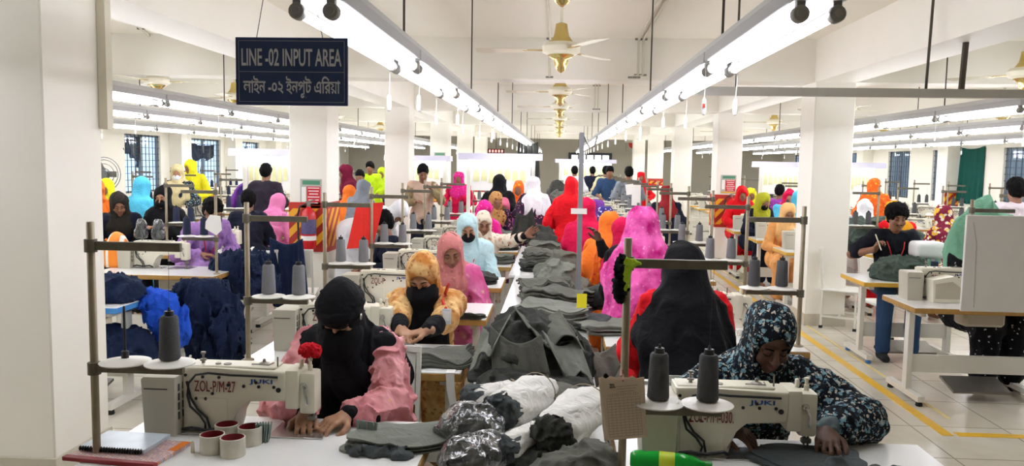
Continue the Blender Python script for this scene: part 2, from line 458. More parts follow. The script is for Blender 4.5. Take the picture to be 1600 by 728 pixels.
# ---------------- sewing stations ----------------
VENTM = mat('dark_vent', '3A3936', .6)
def add_to(o, m, ma):
    """melt small flush details into a part as a second material"""
    me2 = m.mesh('detail', 40); b = bmesh.new(); b.from_mesh(o.data); n0 = len(b.faces); b.from_mesh(me2); b.faces.ensure_lookup_table()
    for f in b.faces[n0:]: f.material_index = len(o.data.materials)
    b.to_mesh(o.data); b.free(); o.data.materials.append(ma); bpy.data.meshes.remove(me2)
def make_machine(code, tz=.172):
    t = T('sewing_machine', '', 'sewing machine')
    m = MB()
    m.prism([(-.305, .205), (-.295, 0), (-.185, 0), (-.18, .215), (-.295, .215)], 0, .165, 'Y', bev=.006)
    mb = m.build('motor_box', MACHG, t)
    v = MB()
    for i in range(4):
        for j in range(3): v.box((-.1808, .03+.033*j, .07+.034*i), (.002, .012, .026))
    v.box((-.25, -.0005, .172), (.085, .002, .004)); v.build('vent', VENTM, mb)
    m = MB()
    m.prism([(-.182, .002), (-.0, .002), (.008, .03), (.014, .095), (.035, .116), (.06, .12), (.2, .124), (.2, .232), (-.05, .238), (-.182, .238)], .028, .145, 'Y', bev=.012, seg=3)
    m.box((-.01, .088, .238), (.33, .09, .01), bev=.004)
    m.box((-.09, .0275, .075), (.15, .004, .11), bev=.002)
    body = m.build('body', MACH, t)
    m = MB()
    for x, z in ((-.168, .21), (-.105, .205), (-.045, .205), (-.012, .178), (.045, .175), (-.07, .145), (-.13, .125), (-.095, .125), (.09, .19), (.1, .175), (.155, .175)):
        m.lathe([(.006, .0255), (.006, .03)], (x, 0, z), 8, 'Y')
    m.lathe([(.009, .0245), (.009, .03)], (.172, 0, .165), 10, 'Y')
    add_to(body, m, BLACK)
    m = MB()
    m.box((.218, .088, .166), (.05, .118, .142), bev=.009, seg=2)
    m.box((.27, .085, .15), (.06, .085, .152), bev=.014, seg=2)
    hd = m.build('head', MACH, t)
    m = MB()
    m.lathe([(.0035, 0.0), (.0035, .08)], (.27, .085, 0), 8); m.lathe([(.006, .045), (.006, .09)], (.27, .085, 0), 8)
    m.lathe([(.004, .01), (.004, .1)], (.283, .085, 0), 8); m.box((.276, .08, .008), (.03, .02, .006)); m.box((.276, .085, .05), (.034, .02, .018), bev=.003)
    m.build('needle_bar', GALV, t)
    m = MB(); m.lathe([(.011, .038), (.014, .045), (.006, .048)], (.258, 0, .178), 12, 'Y'); m.tube([(.258, .036, .178), (.268, .03, .15), (.272, .04, .11)], .0045, 6)
    m.build('take_up_lever', STEEL, hd)
    m = MB()
    m.lathe([(.008, .238), (.008, .262), (.005, .266)], (.238, .085, 0), 10); m.lathe([(.009, .225), (.009, .245), (.006, .248), (.006, .262), (.009, .264), (.009, .27)], (.27, .085, 0), 10)
    m.build('tension_post', MACH, hd)
    m = MB()
    m.lathe([(.003, .24), (.003, .275)], (.155, .07, 0), 6)
    m.lathe([(.014, .244), (.02, .246), (.014, .25), (.006, .252), (.006, .26), (.003, .264)], (.1, .085, 0), 12); m.tube([(.06, .07, .246), (.09, .055, .25), (.125, .06, .247), (.13, .1, .246)], .0025, 6)
    m.lathe([(.006, .24), (.006, .25), (.012, .252), (.012, .258), (.004, .26), (.004, .275), (.009, .277), (.009, .284)], (-.125, .08, 0), 10)
    m.lathe([(.014, .242), (.014, .246)], (-.03, .07, 0), 12); m.lathe([(.01, .242), (.01, .247)], (-.065, .07, 0), 12)
    add_to(body, m, GALV)
    m = MB()
    m.tube([(.17, .024, .212), (.09, .02, .215), (.0, .02, .216), (-.08, .018, .222), (-.125, .014, .215), (-.15, .012, .185), (-.155, .012, .14), (-.145, .012, .1), (-.11, .01, .07), (-.09, .01, .04), (-.095, .02, .01)], .0042, 7)
    m.tube([(-.16, .018, .19), (-.145, .016, .13), (-.12, .014, .09), (-.085, .012, .06), (-.075, .02, .01)], .0042, 7)
    m.tube([(-.17, .0, .02), (-.13, -.012, .03), (-.08, -.01, .022), (-.02, 0, .028), (.0, .02, .012)], .006, 7)
    m.build('cable', BLACK, t)
    m = MB(); m.box((-.045, .06, .003), (.27, .12, .004)); m.box((.24, .075, .003), (.2, .16, .005), bev=.001)
    m.build('bed_plate', STEEL, t)
    lettering(code, .04, REDINK, body, (-.06, .0245, tz), width=.15 if len(code) > 6 else .095, height=.04)
    lettering('JUKI', .02, BLUEINK, body, (.108, .0265, .192), width=.085, height=.02, bold=.0004)
    for ch in t.children:
        if ch.name.split('.')[0] != 'motor_box': ch.location.y += .03
    return t
TOPZ = .732
def make_table(edge, w=1.1, legm=LEGW, name='sewing_table'):
    t = T(name, '', 'table'); y0, y1 = -.33, .26; h = w/2
    tp = MB().b2((-h+.004, y0+.004, TOPZ-.006), (h-.004, y1-.004, TOPZ), bev=.0015).build('tabletop', TOPW, t)
    MB().b2((-h, y0, TOPZ-.042), (h, y1, TOPZ-.005), bev=.003).build('edge_board', edge, t)
    for s in (-1, 1):
        x = s*(h-.09); m = MB()
        m.b2((x-.02, -.09, .06), (x+.02, -.02, TOPZ-.06)); m.b2((x-.02, y0+.06, TOPZ-.075), (x+.02, y1-.05, TOPZ-.04)); m.b2((x-.025, y0+.02, .035), (x+.025, y1, .075))
        lg = m.build('leg', legm, t)
        for yy in (y0+.05, y1-.04): MB().lathe([(.022, 0), (.026, .006), (.02, .036)], (x, yy, 0), 10).build('foot', RUBBER, lg)
    MB().b2((-h+.1, -.075, .2), (h-.1, -.035, .33)).build('crossbar', legm, t)
    m = MB(); m.box((.06, -.02, .1), (.42, .24, .018), rot=Matrix.Rotation(.25, 3, 'X'))
    m.build('treadle', GALV, t)
    MB().box((.08, .02, TOPZ-.12), (.3, .18, .12), bev=.02).build('oil_pan', MACHG, t)
    return t
def make_stand(flip=1, gz=.70, sz=.296):
    """thread stand clamped to a table: pole, top guide arm, spool arm with two discs"""
    t = T('thread_stand', '', 'thread stand')
    MB().lathe([(.028, 0), (.028, .006), (.0125, .012), (.0125, gz+.075), (.011, gz+.077)], n=10).build('pole', OLDPOLE, t)
    m = MB(); m.b2((min(0, flip*.3), -.008, gz-.014), (max(0, flip*.3), .008, gz+.014), bev=.002); m.lathe([(.02, gz-.021), (.02, gz+.021)], n=10)
    m.build('guide_arm', ARMM, t)
    m = MB(); m.b2((min(-.01, flip*.3), -.012, sz-.011), (max(.01, flip*.3), .012, sz+.011), bev=.002); m.lathe([(.021, sz-.02), (.021, sz+.02)], n=10)
    m.build('spool_arm', ARMM, t)
    for x in (.105, .255):
        d = MB().lathe([(.006, sz+.016), (.078, sz+.022), (.08, sz+.026), (.03, sz+.036), (.006, sz+.038)], (flip*x, 0, 0), 24).build('spool_disc', DISC, t)
        if gz > .5 and x > .2: MB().tube([(flip*x, 0, sz+.2), (flip*(x+.005), -.004, gz)], .0006, 4).build('thread', BLACK, t)
        MB().lathe([(.012, sz+.032), (.012, sz+.059), (.004, sz+.064), (.004, sz+.204), (.002, sz+.209)], (flip*x, 0, 0), 8).build('spindle', BLACK, d)
    return t
def make_cone(ma):
    t = T('thread_cone', '', 'thread cone')
    MB().lathe([(.02, .0), (.03, 0), (.034, .006), (.033, .03), (.0285, .135), (.024, .142), (.016, .143), (.0155, .1), (.02, .0)], n=18, cap=False).build('thread', ma, t)
    MB().lathe([(.0145, .12), (.0155, .146), (.0145, .158), (.008, .158), (.0075, .12)], n=12, cap=False).build('core', BLACK, t)
    return t
def make_chair():
    t = T('factory_chair', '', 'chair')
    MB().box((0, 0, .45), (.4, .38, .025), bev=.008).build('seat', LEGW, t)
    for sx in (-1, 1):
        MB().tube([(sx*.18, -.17, .012), (sx*.18, -.17, .44)], .014, 4).build('leg', LEGW, t)
        MB().tube([(sx*.18, .17, .012), (sx*.18, .17, .46), (sx*.18, .21, .92)], .014, 4).build('leg', LEGW, t)
        for sy in (-1, 1): MB().b2((sx*.18-.017, sy*.17-.017, 0), (sx*.18+.017, sy*.17+.017, .03)).build('foot', RUBBER, t)
    m = MB()
    for sx in (-1, 1): m.box((sx*.18, 0, .14), (.02, .34, .02))
    m.box((0, .17, .14), (.36, .02, .02)); m.box((0, -.17, .14), (.36, .02, .02)); m.box((0, 0, .14), (.36, .02, .02)); m.build('stretcher', LEGW, t)
    R = Matrix.Rotation(-.087, 3, 'X')
    m = MB(); m.box((0, .198, .78), (.33, .012, .25), rot=R); m.build('backrest', LEGW, t)
    m = MB(); m.box((0, .209, .915), (.38, .024, .03), rot=R); m.box((0, .188, .645), (.36, .02, .025), rot=R); m.build('back_frame', LEGW, t)
    return t
PM_A = make_machine('ZOL-P/M-27'); PM_B = make_machine('ZOL-P/M-030.', .14); PM_G = make_machine('ZOL-P')
PT_W = make_table(EDGE); PT_Y = make_table(EDGEY)
PS_R = make_stand(1); PS_L = make_stand(-1); PS_N = make_stand(1, .69, .235)
CG = make_cone(THREADG); CG2 = make_cone(mat('mid_grey_thread', '77777A', .85, noise=.1, nscale=8, bump=.4, bscale=220)); CN = make_cone(THREADN)
PCH = make_chair()
USED = set(); STN = []
def put(proto, loc, rz=0., label='', group=None):
    """the first use moves the built thing itself, later uses copy it"""
    if proto.name not in USED:
        USED.add(proto.name); proto.location = loc; proto.rotation_euler = (0, 0, rz)
        if label: proto['label'] = label
        if group: proto['group'] = group
        return proto
    c = copy_tree(proto, loc, rz, label, group); USED.add(c.name)
    if not group and 'group' in c.keys(): del c['group']
    return c
def station(x, y, where, mach=None, table=None, flip=1, cone=None, stand=True, cones=2, group='line', label_m=None, sp=None, sz=.296, dx=0., mdx=0.):
    w = where; STN.append((x, y))
    put(table or PT_W, (x, y, 0), 0, 'white topped sewing table, %s' % w, 'sewing tables')
    if mach is not False:
        put(mach or PM_G, (x-.17+mdx, y, TOPZ), 0, label_m or 'cream industrial sewing machine, %s' % w, 'sewing machines')
    if stand:
        sx = x - flip*.52 + dx
        put(sp or (PS_R if flip > 0 else PS_L), (sx, y-.2, TOPZ), 0, 'thread stand on the sewing table, %s' % w, 'thread stands')
        for i in range(cones):
            cx = sx + flip*(.105, .255)[1-i]
            cp = cone or CG
            put(cp, (cx, y-.2, TOPZ+sz+.0385), 0, '%s thread cone on the %s disc, %s' % ('navy' if cp is CN else 'grey', ('right', 'left')[i if flip > 0 else 1-i], w), 'thread cones')
CLX, CRX, PITCH = -.985, .765, 1.3
CLY = [2.69+PITCH*k for k in range(16)]
station(CLX, CLY[0], 'front of the left centre line', PM_A, cones=1, label_m='sewing machine marked 27 with a red flower')
for k in range(1, 16):
    if k not in (7, 8): station(CLX, CLY[k], '%s in the left centre line' % ORD[k], cone=CG2)
CRY = [2.63] + [4.65+PITCH*k for k in range(14)]
station(CRX, CRY[0], 'front of the right centre line', PM_B, sp=PS_N, sz=.235, dx=-.03, label_m='sewing machine marked 030 before the floral scarf')
for k in range(1, 15): station(CRX+.06, CRY[k], '%s in the right centre line' % ORD[k], flip=-1, mdx=.2, cone=CG if k == 1 else CG2)
TBL_B = mat('blue_table_edge', '3E86C8', .45)
PT_B = make_table(TBL_B); MB().b2((-.45, -.2, .28), (.45, .2, .3)).build('shelf', LEGW, PT_B)
station(-3.42, 5.35, 'blue edged, left bay', table=PT_B, stand=False, mach=False)
station(-3.42, 6.83, 'first in the line beyond the left columns', cone=CN, flip=-1)
station(-3.5, 8.2, 'second in the line beyond the left columns', cone=CN)
for k in (0, 2, 3, 4, 5, 6): station(-4.0, 10.7+1.4*k, '%s in the line beyond the left columns' % ORD[k+2], cone=CN)
for k in range(9): station(-5.7, 7.4+1.4*k, '%s in the middle line of the left bay' % ORD[k], cone=CN, cones=2)
for k in range(8): station(-7.6, 9.6+1.4*k, '%s in the window line of the left bay' % ORD[k], cone=CN, cones=2)
PT_Y2 = PT_Y
station(3.22, 9.78, 'first beyond the right column', table=PT_Y, flip=-1)
station(3.25, 11.25, 'second beyond the right column', table=PT_Y, flip=-1)
station(3.25, 12.7, 'third beyond the right column', table=PT_Y, flip=-1)
for k in range(6): station(3.8, 14.9+1.4*k, '%s beyond the right column' % ORD[k+3], flip=-1, table=PT_Y)
for k in range(9): station(5.6, 8.3+1.4*k, '%s in the middle line of the right bay' % ORD[k])
for k in range(8): station(7.6, 9.6+1.4*k, '%s in the window line of the right bay' % ORD[k])
# benches between the two centre lines
def make_bench():
    t = T('bundle_bench', '', 'bench')
    MB().b2((-.29, 0, .69), (.27, 2.55, .715), bev=.003).build('benchtop', TOPW, t)
    for yy in (.1, 1.27, 2.45):
        m = MB()
        for sx in (-.25, .23): m.b2((sx-.018, yy-.018, 0), (sx+.018, yy+.018, .69))
        m.b2((-.25, yy-.015, .3), (.23, yy+.015, .33)); m.build('trestle', LEGW, t)
    return t
BENCH = make_bench()
for k in (0, 1, 2, 4, 5, 6, 7): put(BENCH, (-.08 if k != 2 else -.14, 2.0+2.56*k, 0), 0, '%s white bench from the front, between the two centre lines' % ORD[k], 'white bundle benches down the centre')
# ---------------- implicit surfaces for bodies, clothes and heaps ----------------
_rng = np.random.RandomState(11)
_LAT = _rng.rand(32, 32, 32).astype(np.float32)
def vnoise(P):
    """smooth value noise in 0..1 at points P (n,3)"""
    i = np.floor(P).astype(np.int64); f = (P-i).astype(np.float32); f = f*f*(3-2*f); i &= 31; j = (i+1) & 31
    x0, y0, z0 = i.T; x1, y1, z1 = j.T; fx, fy, fz = f.T
    L = _LAT
    a = L[x0, y0, z0]*(1-fx)+L[x1, y0, z0]*fx; b = L[x0, y1, z0]*(1-fx)+L[x1, y1, z0]*fx
    c = L[x0, y0, z1]*(1-fx)+L[x1, y0, z1]*fx; d = L[x0, y1, z1]*(1-fx)+L[x1, y1, z1]*fx
    return (a*(1-fy)+b*fy)*(1-fz) + (c*(1-fy)+d*fy)*fz
def A3(v): return np.array(v, dtype=np.float32)
class Field:
    def __init__(s, lo, hi, h):
        s.h = h; s.lo = A3(lo); s.n = np.maximum(4, np.ceil((A3(hi)-s.lo)/h).astype(int)+1)
        s.F = np.full(tuple(s.n), .25, np.float32)
    def _blk(s, lo, hi, pad):
        a = np.clip(np.floor((A3(lo)-pad-s.lo)/s.h).astype(int), 0, s.n); b = np.clip(np.ceil((A3(hi)+pad-s.lo)/s.h).astype(int)+1, 0, s.n)
        if (b <= a).any(): return None
        sl = tuple(slice(x, y) for x, y in zip(a, b))
        g = [s.lo[i]+s.h*np.arange(a[i], b[i], dtype=np.float32) for i in range(3)]
        return sl, g[0][:, None, None], g[1][None, :, None], g[2][None, None, :]
    def _mix(s, sl, d, k, mode):
        F = s.F[sl]
        if mode == 'cut':
            d = -d
            if k: h = np.clip(.5-.5*(F-d)/k, 0, 1); r = F*(1-h)+d*h+k*h*(1-h)
            else: r = np.maximum(F, d)
        else:
            if k: h = np.clip(.5+.5*(F-d)/k, 0, 1); r = F*(1-h)+d*h-k*h*(1-h)
            else: r = np.minimum(F, d)
        s.F[sl] = r
    def ell(s, c, r, R=None, k=.02, mode='add'):
        r = A3(r); c = A3(c); m = float(r.max()) if R is not None else None
        ext = np.full(3, m, np.float32) if R is not None else r
        B = s._blk(c-ext, c+ext, 2*s.h+k+(.0 if mode == 'cut' else .02))
        if B is None: return s
        sl, X, Y, Z = B; X = X-c[0]; Y = Y-c[1]; Z = Z-c[2]
        if R is not None:
            R = np.array(R, np.float32)
            X, Y, Z = (R[0, 0]*X+R[1, 0]*Y+R[2, 0]*Z, R[0, 1]*X+R[1, 1]*Y+R[2, 1]*Z, R[0, 2]*X+R[1, 2]*Y+R[2, 2]*Z)
        k0 = np.sqrt((X/r[0])**2+(Y/r[1])**2+(Z/r[2])**2); k1 = np.sqrt((X/r[0]**2)**2+(Y/r[1]**2)**2+(Z/r[2]**2)**2)+1e-6
        s._mix(sl, k0*(k0-1)/k1, k, mode); return s
    def cone(s, a, b, r1, r2, k=.02, mode='add', sq=(1, 1, 1)):
        a = A3(a); b = A3(b); m = max(r1, r2); q = A3(sq)
        B = s._blk(np.minimum(a, b)-m/q.min(), np.maximum(a, b)+m/q.min(), 2*s.h+k+.02)
        if B is None: return s
        sl, X, Y, Z = B; d = b-a; L = float((d*d).sum())+1e-9
        t = np.clip(((X-a[0])*d[0]+(Y-a[1])*d[1]+(Z-a[2])*d[2])/L, 0, 1)
        D = np.sqrt(((X-a[0]-t*d[0])*q[0])**2+((Y-a[1]-t*d[1])*q[1])**2+((Z-a[2]-t*d[2])*q[2])**2) - (r1+(r2-r1)*t)
        s._mix(sl, D, k, mode); return s
    def chain(s, pts, rs, k=.02, **kw):
        for (p, q), (r, t) in zip(zip(pts, pts[1:]), zip(rs, rs[1:])): s.cone(p, q, r, t, k, **kw)
        return s
    def box(s, c, d, R=None, rad=.01, k=.01, mode='add'):
        c = A3(c); d = A3(d)/2; m = float(np.linalg.norm(d)); ext = np.full(3, m, np.float32) if R is not None else d
        B = s._blk(c-ext, c+ext, 2*s.h+k+.02)
        if B is None: return s
        sl, X, Y, Z = B; X = X-c[0]; Y = Y-c[1]; Z = Z-c[2]
        if R is not None:
            R = np.array(R, np.float32)
            X, Y, Z = (R[0, 0]*X+R[1, 0]*Y+R[2, 0]*Z, R[0, 1]*X+R[1, 1]*Y+R[2, 1]*Z, R[0, 2]*X+R[1, 2]*Y+R[2, 2]*Z)
        qx, qy, qz = np.abs(X)-d[0]+rad, np.abs(Y)-d[1]+rad, np.abs(Z)-d[2]+rad
        D = np.sqrt(np.maximum(qx, 0)**2+np.maximum(qy, 0)**2+np.maximum(qz, 0)**2)+np.minimum(np.maximum(qx, np.maximum(qy, qz)), 0)-rad
        s._mix(sl, D, k, mode); return s
    def below(s, z):                     # cut everything under a level
        k = int(np.clip((z-s.lo[2])/s.h, 0, s.n[2])); zz = s.lo[2]+s.h*np.arange(s.n[2], dtype=np.float32)
        s.F = np.maximum(s.F, (z-zz)[None, None, :]); return s
    def folds(s, amp, freq, stretch=(1, 1, 1), ridged=True, seed=0., fn=None, zlo=None, zhi=None):
        """push the surface in and out with (ridged) noise: creases and folds"""
        band = 2.5*s.h+amp
        I = np.nonzero(np.abs(s.F) < band)
        P = np.stack([s.lo[i]+s.h*I[i] for i in range(3)], 1).astype(np.float32)
        if fn is not None: d = fn(P)
        else:
            Q = P*A3(stretch)*freq+seed
            w = vnoise(Q*.6+17.3)
            n = vnoise(Q+w[:, None]*1.5)
            d = (.32-(1-np.abs(2*n-1))**2.2)*1.5 if ridged else (2*n-1)
        if zlo is not None: d = d*np.clip((P[:, 2]-zlo)/.05, 0, 1)
        s.F[I] += (amp*d).astype(np.float32); return s
    def clear(s, other, gap=.0):         # keep clear of another field on the same grid
        s.F = np.maximum(s.F, -(other.F-gap)); return s
    def mesh(s, name, relax=1):
        s.F[0] = s.F[-1] = .1; s.F[:, 0] = s.F[:, -1] = .1; s.F[:, :, 0] = s.F[:, :, -1] = .1
        F = s.F; S = F < 0
        c = [S[i:S.shape[0]-1+i, j:S.shape[1]-1+j, k:S.shape[2]-1+k] for i in (0, 1) for j in (0, 1) for k in (0, 1)]
        al = c[0].copy(); an = c[0].copy()
        for x in c[1:]: al &= x; an |= x
        act = an & ~al; I = np.stack(np.nonzero(act), 1)
        idx = np.full(act.shape, -1, np.int32); idx[act] = np.arange(len(I))
        O = [(i, j, k) for i in (0, 1) for j in (0, 1) for k in (0, 1)]
        V = [F[I[:, 0]+o[0], I[:, 1]+o[1], I[:, 2]+o[2]] for o in O]
        acc = np.zeros((len(I), 3), np.float32); cnt = np.zeros(len(I), np.float32)
        for a in range(8):
            for b in range(a+1, 8):
                df = [abs(x-y) for x, y in zip(O[a], O[b])]
                if sum(df) != 1: continue
                m = (V[a] < 0) != (V[b] < 0); t = np.where(m, V[a]/np.where(m, V[a]-V[b], 1), 0)
                for ax in range(3): acc[:, ax] += np.where(m, O[a][ax]+t*(O[b][ax]-O[a][ax]), 0)
                cnt += m
        P = s.lo+s.h*(I+acc/np.maximum(cnt, 1)[:, None])
        quads = []
        for ax in range(3):
            sl0 = [slice(1, -1)]*3; sl1 = [slice(1, -1)]*3; sl0[ax] = slice(0, -1); sl1[ax] = slice(1, None)
            a = S[tuple(sl0)]; b = S[tuple(sl1)]; E = np.stack(np.nonzero(a != b), 1)
            if not len(E): continue
            inside = a[E[:, 0], E[:, 1], E[:, 2]]
            E = E + np.array([0 if i == ax else 1 for i in range(3)]); u, v = [(1, 2), (2, 0), (0, 1)][ax]
            eu = np.eye(3, dtype=int)[u]; ev = np.eye(3, dtype=int)[v]
            q = np.stack([idx[tuple((E-eu-ev).T)], idx[tuple((E-ev).T)], idx[tuple(E.T)], idx[tuple((E-eu).T)]], 1)
            q[~inside] = q[~inside][:, ::-1]; quads.append(q)
        Q = np.concatenate(quads) if quads else np.zeros((0, 4), int)
        for _ in range(relax):
            sm = np.zeros_like(P); n = np.zeros(len(P), np.float32)
            for i in range(4):
                for j in ((i+1) % 4, (i-1) % 4):
                    np.add.at(sm, Q[:, i], P[Q[:, j]]); np.add.at(n, Q[:, i], 1)
            P = P*.5+.5*sm/np.maximum(n, 1)[:, None]
        me = bpy.data.meshes.new(name)
        me.vertices.add(len(P)); me.vertices.foreach_set('co', P.astype(np.float32).ravel())
        me.loops.add(len(Q)*4); me.loops.foreach_set('vertex_index', Q.astype(np.int32).ravel())
        me.polygons.add(len(Q)); me.polygons.foreach_set('loop_start', np.arange(0, len(Q)*4, 4, dtype=np.int32))
        try: me.polygons.foreach_set('loop_total', np.full(len(Q), 4, np.int32))
        except Exception: pass
        me.update(calc_edges=True)
        smooth_mesh(me, 180)
        return me
def heap_mesh(blobs, h=.012, amp=.02, freq=9., seed=0., base=0., stretch=(1, 1, 1)):
    """a crumpled heap: ellipsoids (centre, radii[, turn]) melted together, creased, and cut flat at its base"""
    lo = np.min([A3(b[0])-max(b[1]) for b in blobs], 0)-.04; hi = np.max([A3(b[0])+max(b[1]) for b in blobs], 0)+.04
    lo[2] = max(lo[2], base-3*h)
    f = Field(lo, hi, h)
    for b in blobs:
        R = Matrix.Rotation(b[2], 3, 'Z') if len(b) > 2 else None
        f.ell(b[0], b[1], R, k=.03)
    f.folds(amp*1.15, freq, stretch, seed=seed); f.folds(amp*.5, freq*2.3, stretch, seed=seed+5)
    f.below(base)
    return f.mesh('heap')
# ---------------- people ----------------
def Rx(a): return Matrix.Rotation(math.radians(a), 3, 'X')
def Ry(a): return Matrix.Rotation(math.radians(a), 3, 'Y')
def Rz(a): return Matrix.Rotation(math.radians(a), 3, 'Z')
def ik(S, Wp, u, f, pole):
    S, Wp = Vector(S), Vector(Wp); d = Wp-S; L = min(d.length, (u+f)*.995); dn = d.normalized(); Wp = S+dn*L
    a = (u*u-f*f+L*L)/(2*L); hh = math.sqrt(max(0, u*u-a*a)); p = Vector(pole); p = p-dn*p.dot(dn)
    p = p.normalized() if p.length > 1e-5 else dn.orthogonal()
    return S+dn*a+p*hh, Wp
def skel(P):
    s = P.get('scale', 1.0); J = {'s': s}; st = P.get('stand', False)
    hz = P.get('hz', (.86 if st else .53)*s); lean = P.get('lean', 12); up = Rz(P.get('twist', 0)) @ Ry(P.get('side', 0)) @ Rx(lean)
    up2 = Rz(P.get('twist', 0)) @ Ry(P.get('side', 0)) @ Rx(lean*1.5)
    H = Vector((0, 0, hz)); J['H'] = H; J['R'] = up
    J['W'] = H+up @ Vector((0, 0, .17*s)); J['C'] = J['W']+up2 @ Vector((0, 0, .15*s)); J['N'] = J['C']+up2 @ Vector((0, .0, .15*s)); J['R2'] = up2
    pt, yw, rl = P.get('head', (15, 0, 0)); Rh = Rz(yw) @ Ry(rl) @ Rx(pt); J['Rh'] = Rh
    nd = (up2 @ Vector((0, 0, 1))*.5 + Rh @ Vector((0, 0, 1))*.5).normalized()
    J['HD'] = J['N']+nd*.06*s+Rh @ Vector((0, -.012, .10*s))
    J['arm'] = {}
    for sd, nm in ((1, 'L'), (-1, 'R')):
        S = J['N']+up2 @ Vector((sd*.15*s, 0, -.035*s))
        tg = P.get('hand'+nm)
        if P.get('w'+nm) is not None and '_M' in P: tg = P['_M'] @ Vector(P['w'+nm])
        if tg is None: tg = (sd*.17*s, -.2, hz+.12) if st else (sd*.12*s, -.36*s, hz+.14)
        E, Wp = ik(S, tg, .27*s, .235*s, P.get('pole'+nm, (sd*.7, .5, -.8)))
        J['arm'][nm] = (S, E, Wp)
    J['leg'] = {}
    for sd, nm in ((1, 'L'), (-1, 'R')):
        h = H+Vector((sd*.085*s, 0, -.02))
        if st:
            off = P.get('step', 0)*sd
            K = Vector((sd*.09*s, -.02+off*.5, hz*.53)); Fo = Vector((sd*.1*s, .03+off, .085))
        else:
            K = Vector((sd*.12*s, -.40*s, hz-.02)); Fo = Vector((sd*.12*s, -.38*s, .085))
        J['leg'][nm] = (h, K, Fo)
    return J
def head_sdf(f, J, k=.014, fine=True, veiled=False):
    s = J['s']; R = J['Rh']; c = J['HD']
    def p(x, y, z): return c+R @ Vector((x*s, y*s, z*s))
    f.ell(p(0, .012, .035), (.072*s, .092*s, .085*s), R, k); f.ell(p(0, -.022, -.04), (.058*s, .066*s, .075*s), R, .03)
    f.ell(p(0, -.055, -.092), (.028*s, .028*s, .022*s), R, .025)
    f.cone(J['N']-J['R2'] @ Vector((0, 0, .04)), p(0, .01, -.05), .055*s, .05*s, .025)
    if fine:
        for x in (-.031, .031):
            f.ell(p(x, -.096, .012), (.02*s, .018*s, .014*s), R, .012, 'cut')
            f.ell(p(x, -.076, .01), (.0145*s, .0125*s, .0115*s), R, .004)
            f.cone(p(x*.5, -.086, .03), p(x*1.6, -.076, .03), .008*s, .006*s, .012)
            f.ell(p(x*1.35, -.062, -.028), (.02*s, .022*s, .02*s), R, .02)
            f.ell(p(x*2.35, .012, -.005), (.008*s, .018*s, .028*s), R, .008)
        if veiled: f.cone(p(0, -.086, .022), p(0, -.094, -.0), .0075*s, .009*s, .01); return
        f.cone(p(0, -.086, .022), p(0, -.108, -.022), .0075*s, .0125*s, .01); f.ell(p(.011, -.096, -.027), (.008*s, .01*s, .007*s), R, .005); f.ell(p(-.011, -.096, -.027), (.008*s, .01*s, .007*s), R, .005)
        f.cone(p(-.015, -.083, -.052), p(.015, -.083, -.052), .007*s, .007*s, .006); f.cone(p(-.014, -.081, -.063), p(.014, -.081, -.063), .0075*s, .0075*s, .006)
        f.cone(p(-.02, -.095, -.0575), p(.02, -.095, -.0575), .0025*s, .0025*s, .003, 'cut')
def hand_sdf(f, Wp, E, P, nm, s):
    sd = 1 if nm == 'L' else -1
    d = P.get('dir'+nm); d = Vector(d).normalized() if d else (Vector(Wp)-Vector(E)).normalized()
    n = Vector(P.get('palm'+nm, (0, 0, -1))); n = (n-d*n.dot(d)); n = n.normalized() if n.length > 1e-4 else d.orthogonal().normalized()
    lat = d.cross(n).normalized()                      # towards the thumb on the left hand, away from it on the right
    if sd > 0: lat = -lat
    lat = -lat                                         # thumb side
    curl = P.get('curl'+nm, 28); q = s*P.get('hand', 1.)
    for i in range(4):
        b = Wp+d*.01+lat*(.012-.008*i)*q; kn = Wp+d*(.084-.004*abs(i-1))*q+lat*(.03-.0205*i)*q
        f.cone(b, kn, .016*q, .0115*q, .012)
    f.cone(Wp-d*.02, Wp+d*.02, .024*q, .022*q, .015)
    L = (.040, .044, .041, .032)
    for i in range(4):
        kn = Wp+d*(.084-.004*abs(i-1))*q+lat*(.03-.0205*i)*q; spread = lat*(.16-.11*i)
        pt = kn; a = 0; r = .0098*q
        for j, (fr, ac) in enumerate(((1., .55), (.68, 1.0), (.55, .7))):
            a += math.radians(curl*ac*(1+.12*i)); dd = ((d+spread*.6)*math.cos(a)+n*math.sin(a)).normalized()
            nx = pt+dd*L[i]*fr*q; f.cone(pt, nx, r, r*.9, .003); r *= .9; pt = nx
    t0 = Wp+d*.022*q+lat*.02*q+n*.006; t1 = t0+(d*.55+lat*.75+n*.25).normalized()*.042*q; t2 = t1+(d*.9+lat*.25+n*.35).normalized()*.03*q; t3 = t2+(d*.95-lat*.05+n*.3).normalized()*.024*q
    f.chain([t0, t1, t2, t3], [.0155*q, .012*q, .0105*q, .0085*q], .006)
def extents(J, P):
    pts = [J['H'], J['N'], J['HD']]+[v for a in J['arm'].values() for v in a]+[v for a in J['leg'].values() for v in a]
    lo = np.min([A3(p) for p in pts], 0)-A3((.26, .27, .1)); hi = np.max([A3(p) for p in pts], 0)+A3((.26, .27, .24)); lo[2] = -.02
    return lo, hi
def torso(f, J, g=0., bust=True):
    s = J['s']; R, R2 = J['R'], J['R2']
    f.ell(J['H']+Vector((0, .01, .0)), (.165*s+g, .125*s+g, .13*s+g), R, .04)
    f.ell(J['W'], (.128*s+g, .098*s+g, .15*s+g), R, .06)
    f.ell(J['C'], (.142*s+g, .1*s+g, .15*s+g), R2, .06)
    S1, S2 = J['arm']['L'][0], J['arm']['R'][0]
    f.cone(S1, S2, .055*s+g, .055*s+g, .05)
    if bust:
        for x in (-.06, .06): f.ell(J['C']+R2 @ Vector((x*s, -.085*s, -.02*s)), (.055*s+g*.6, .045*s+g*.6, .055*s+g*.6), R2, .03)
OCC = []
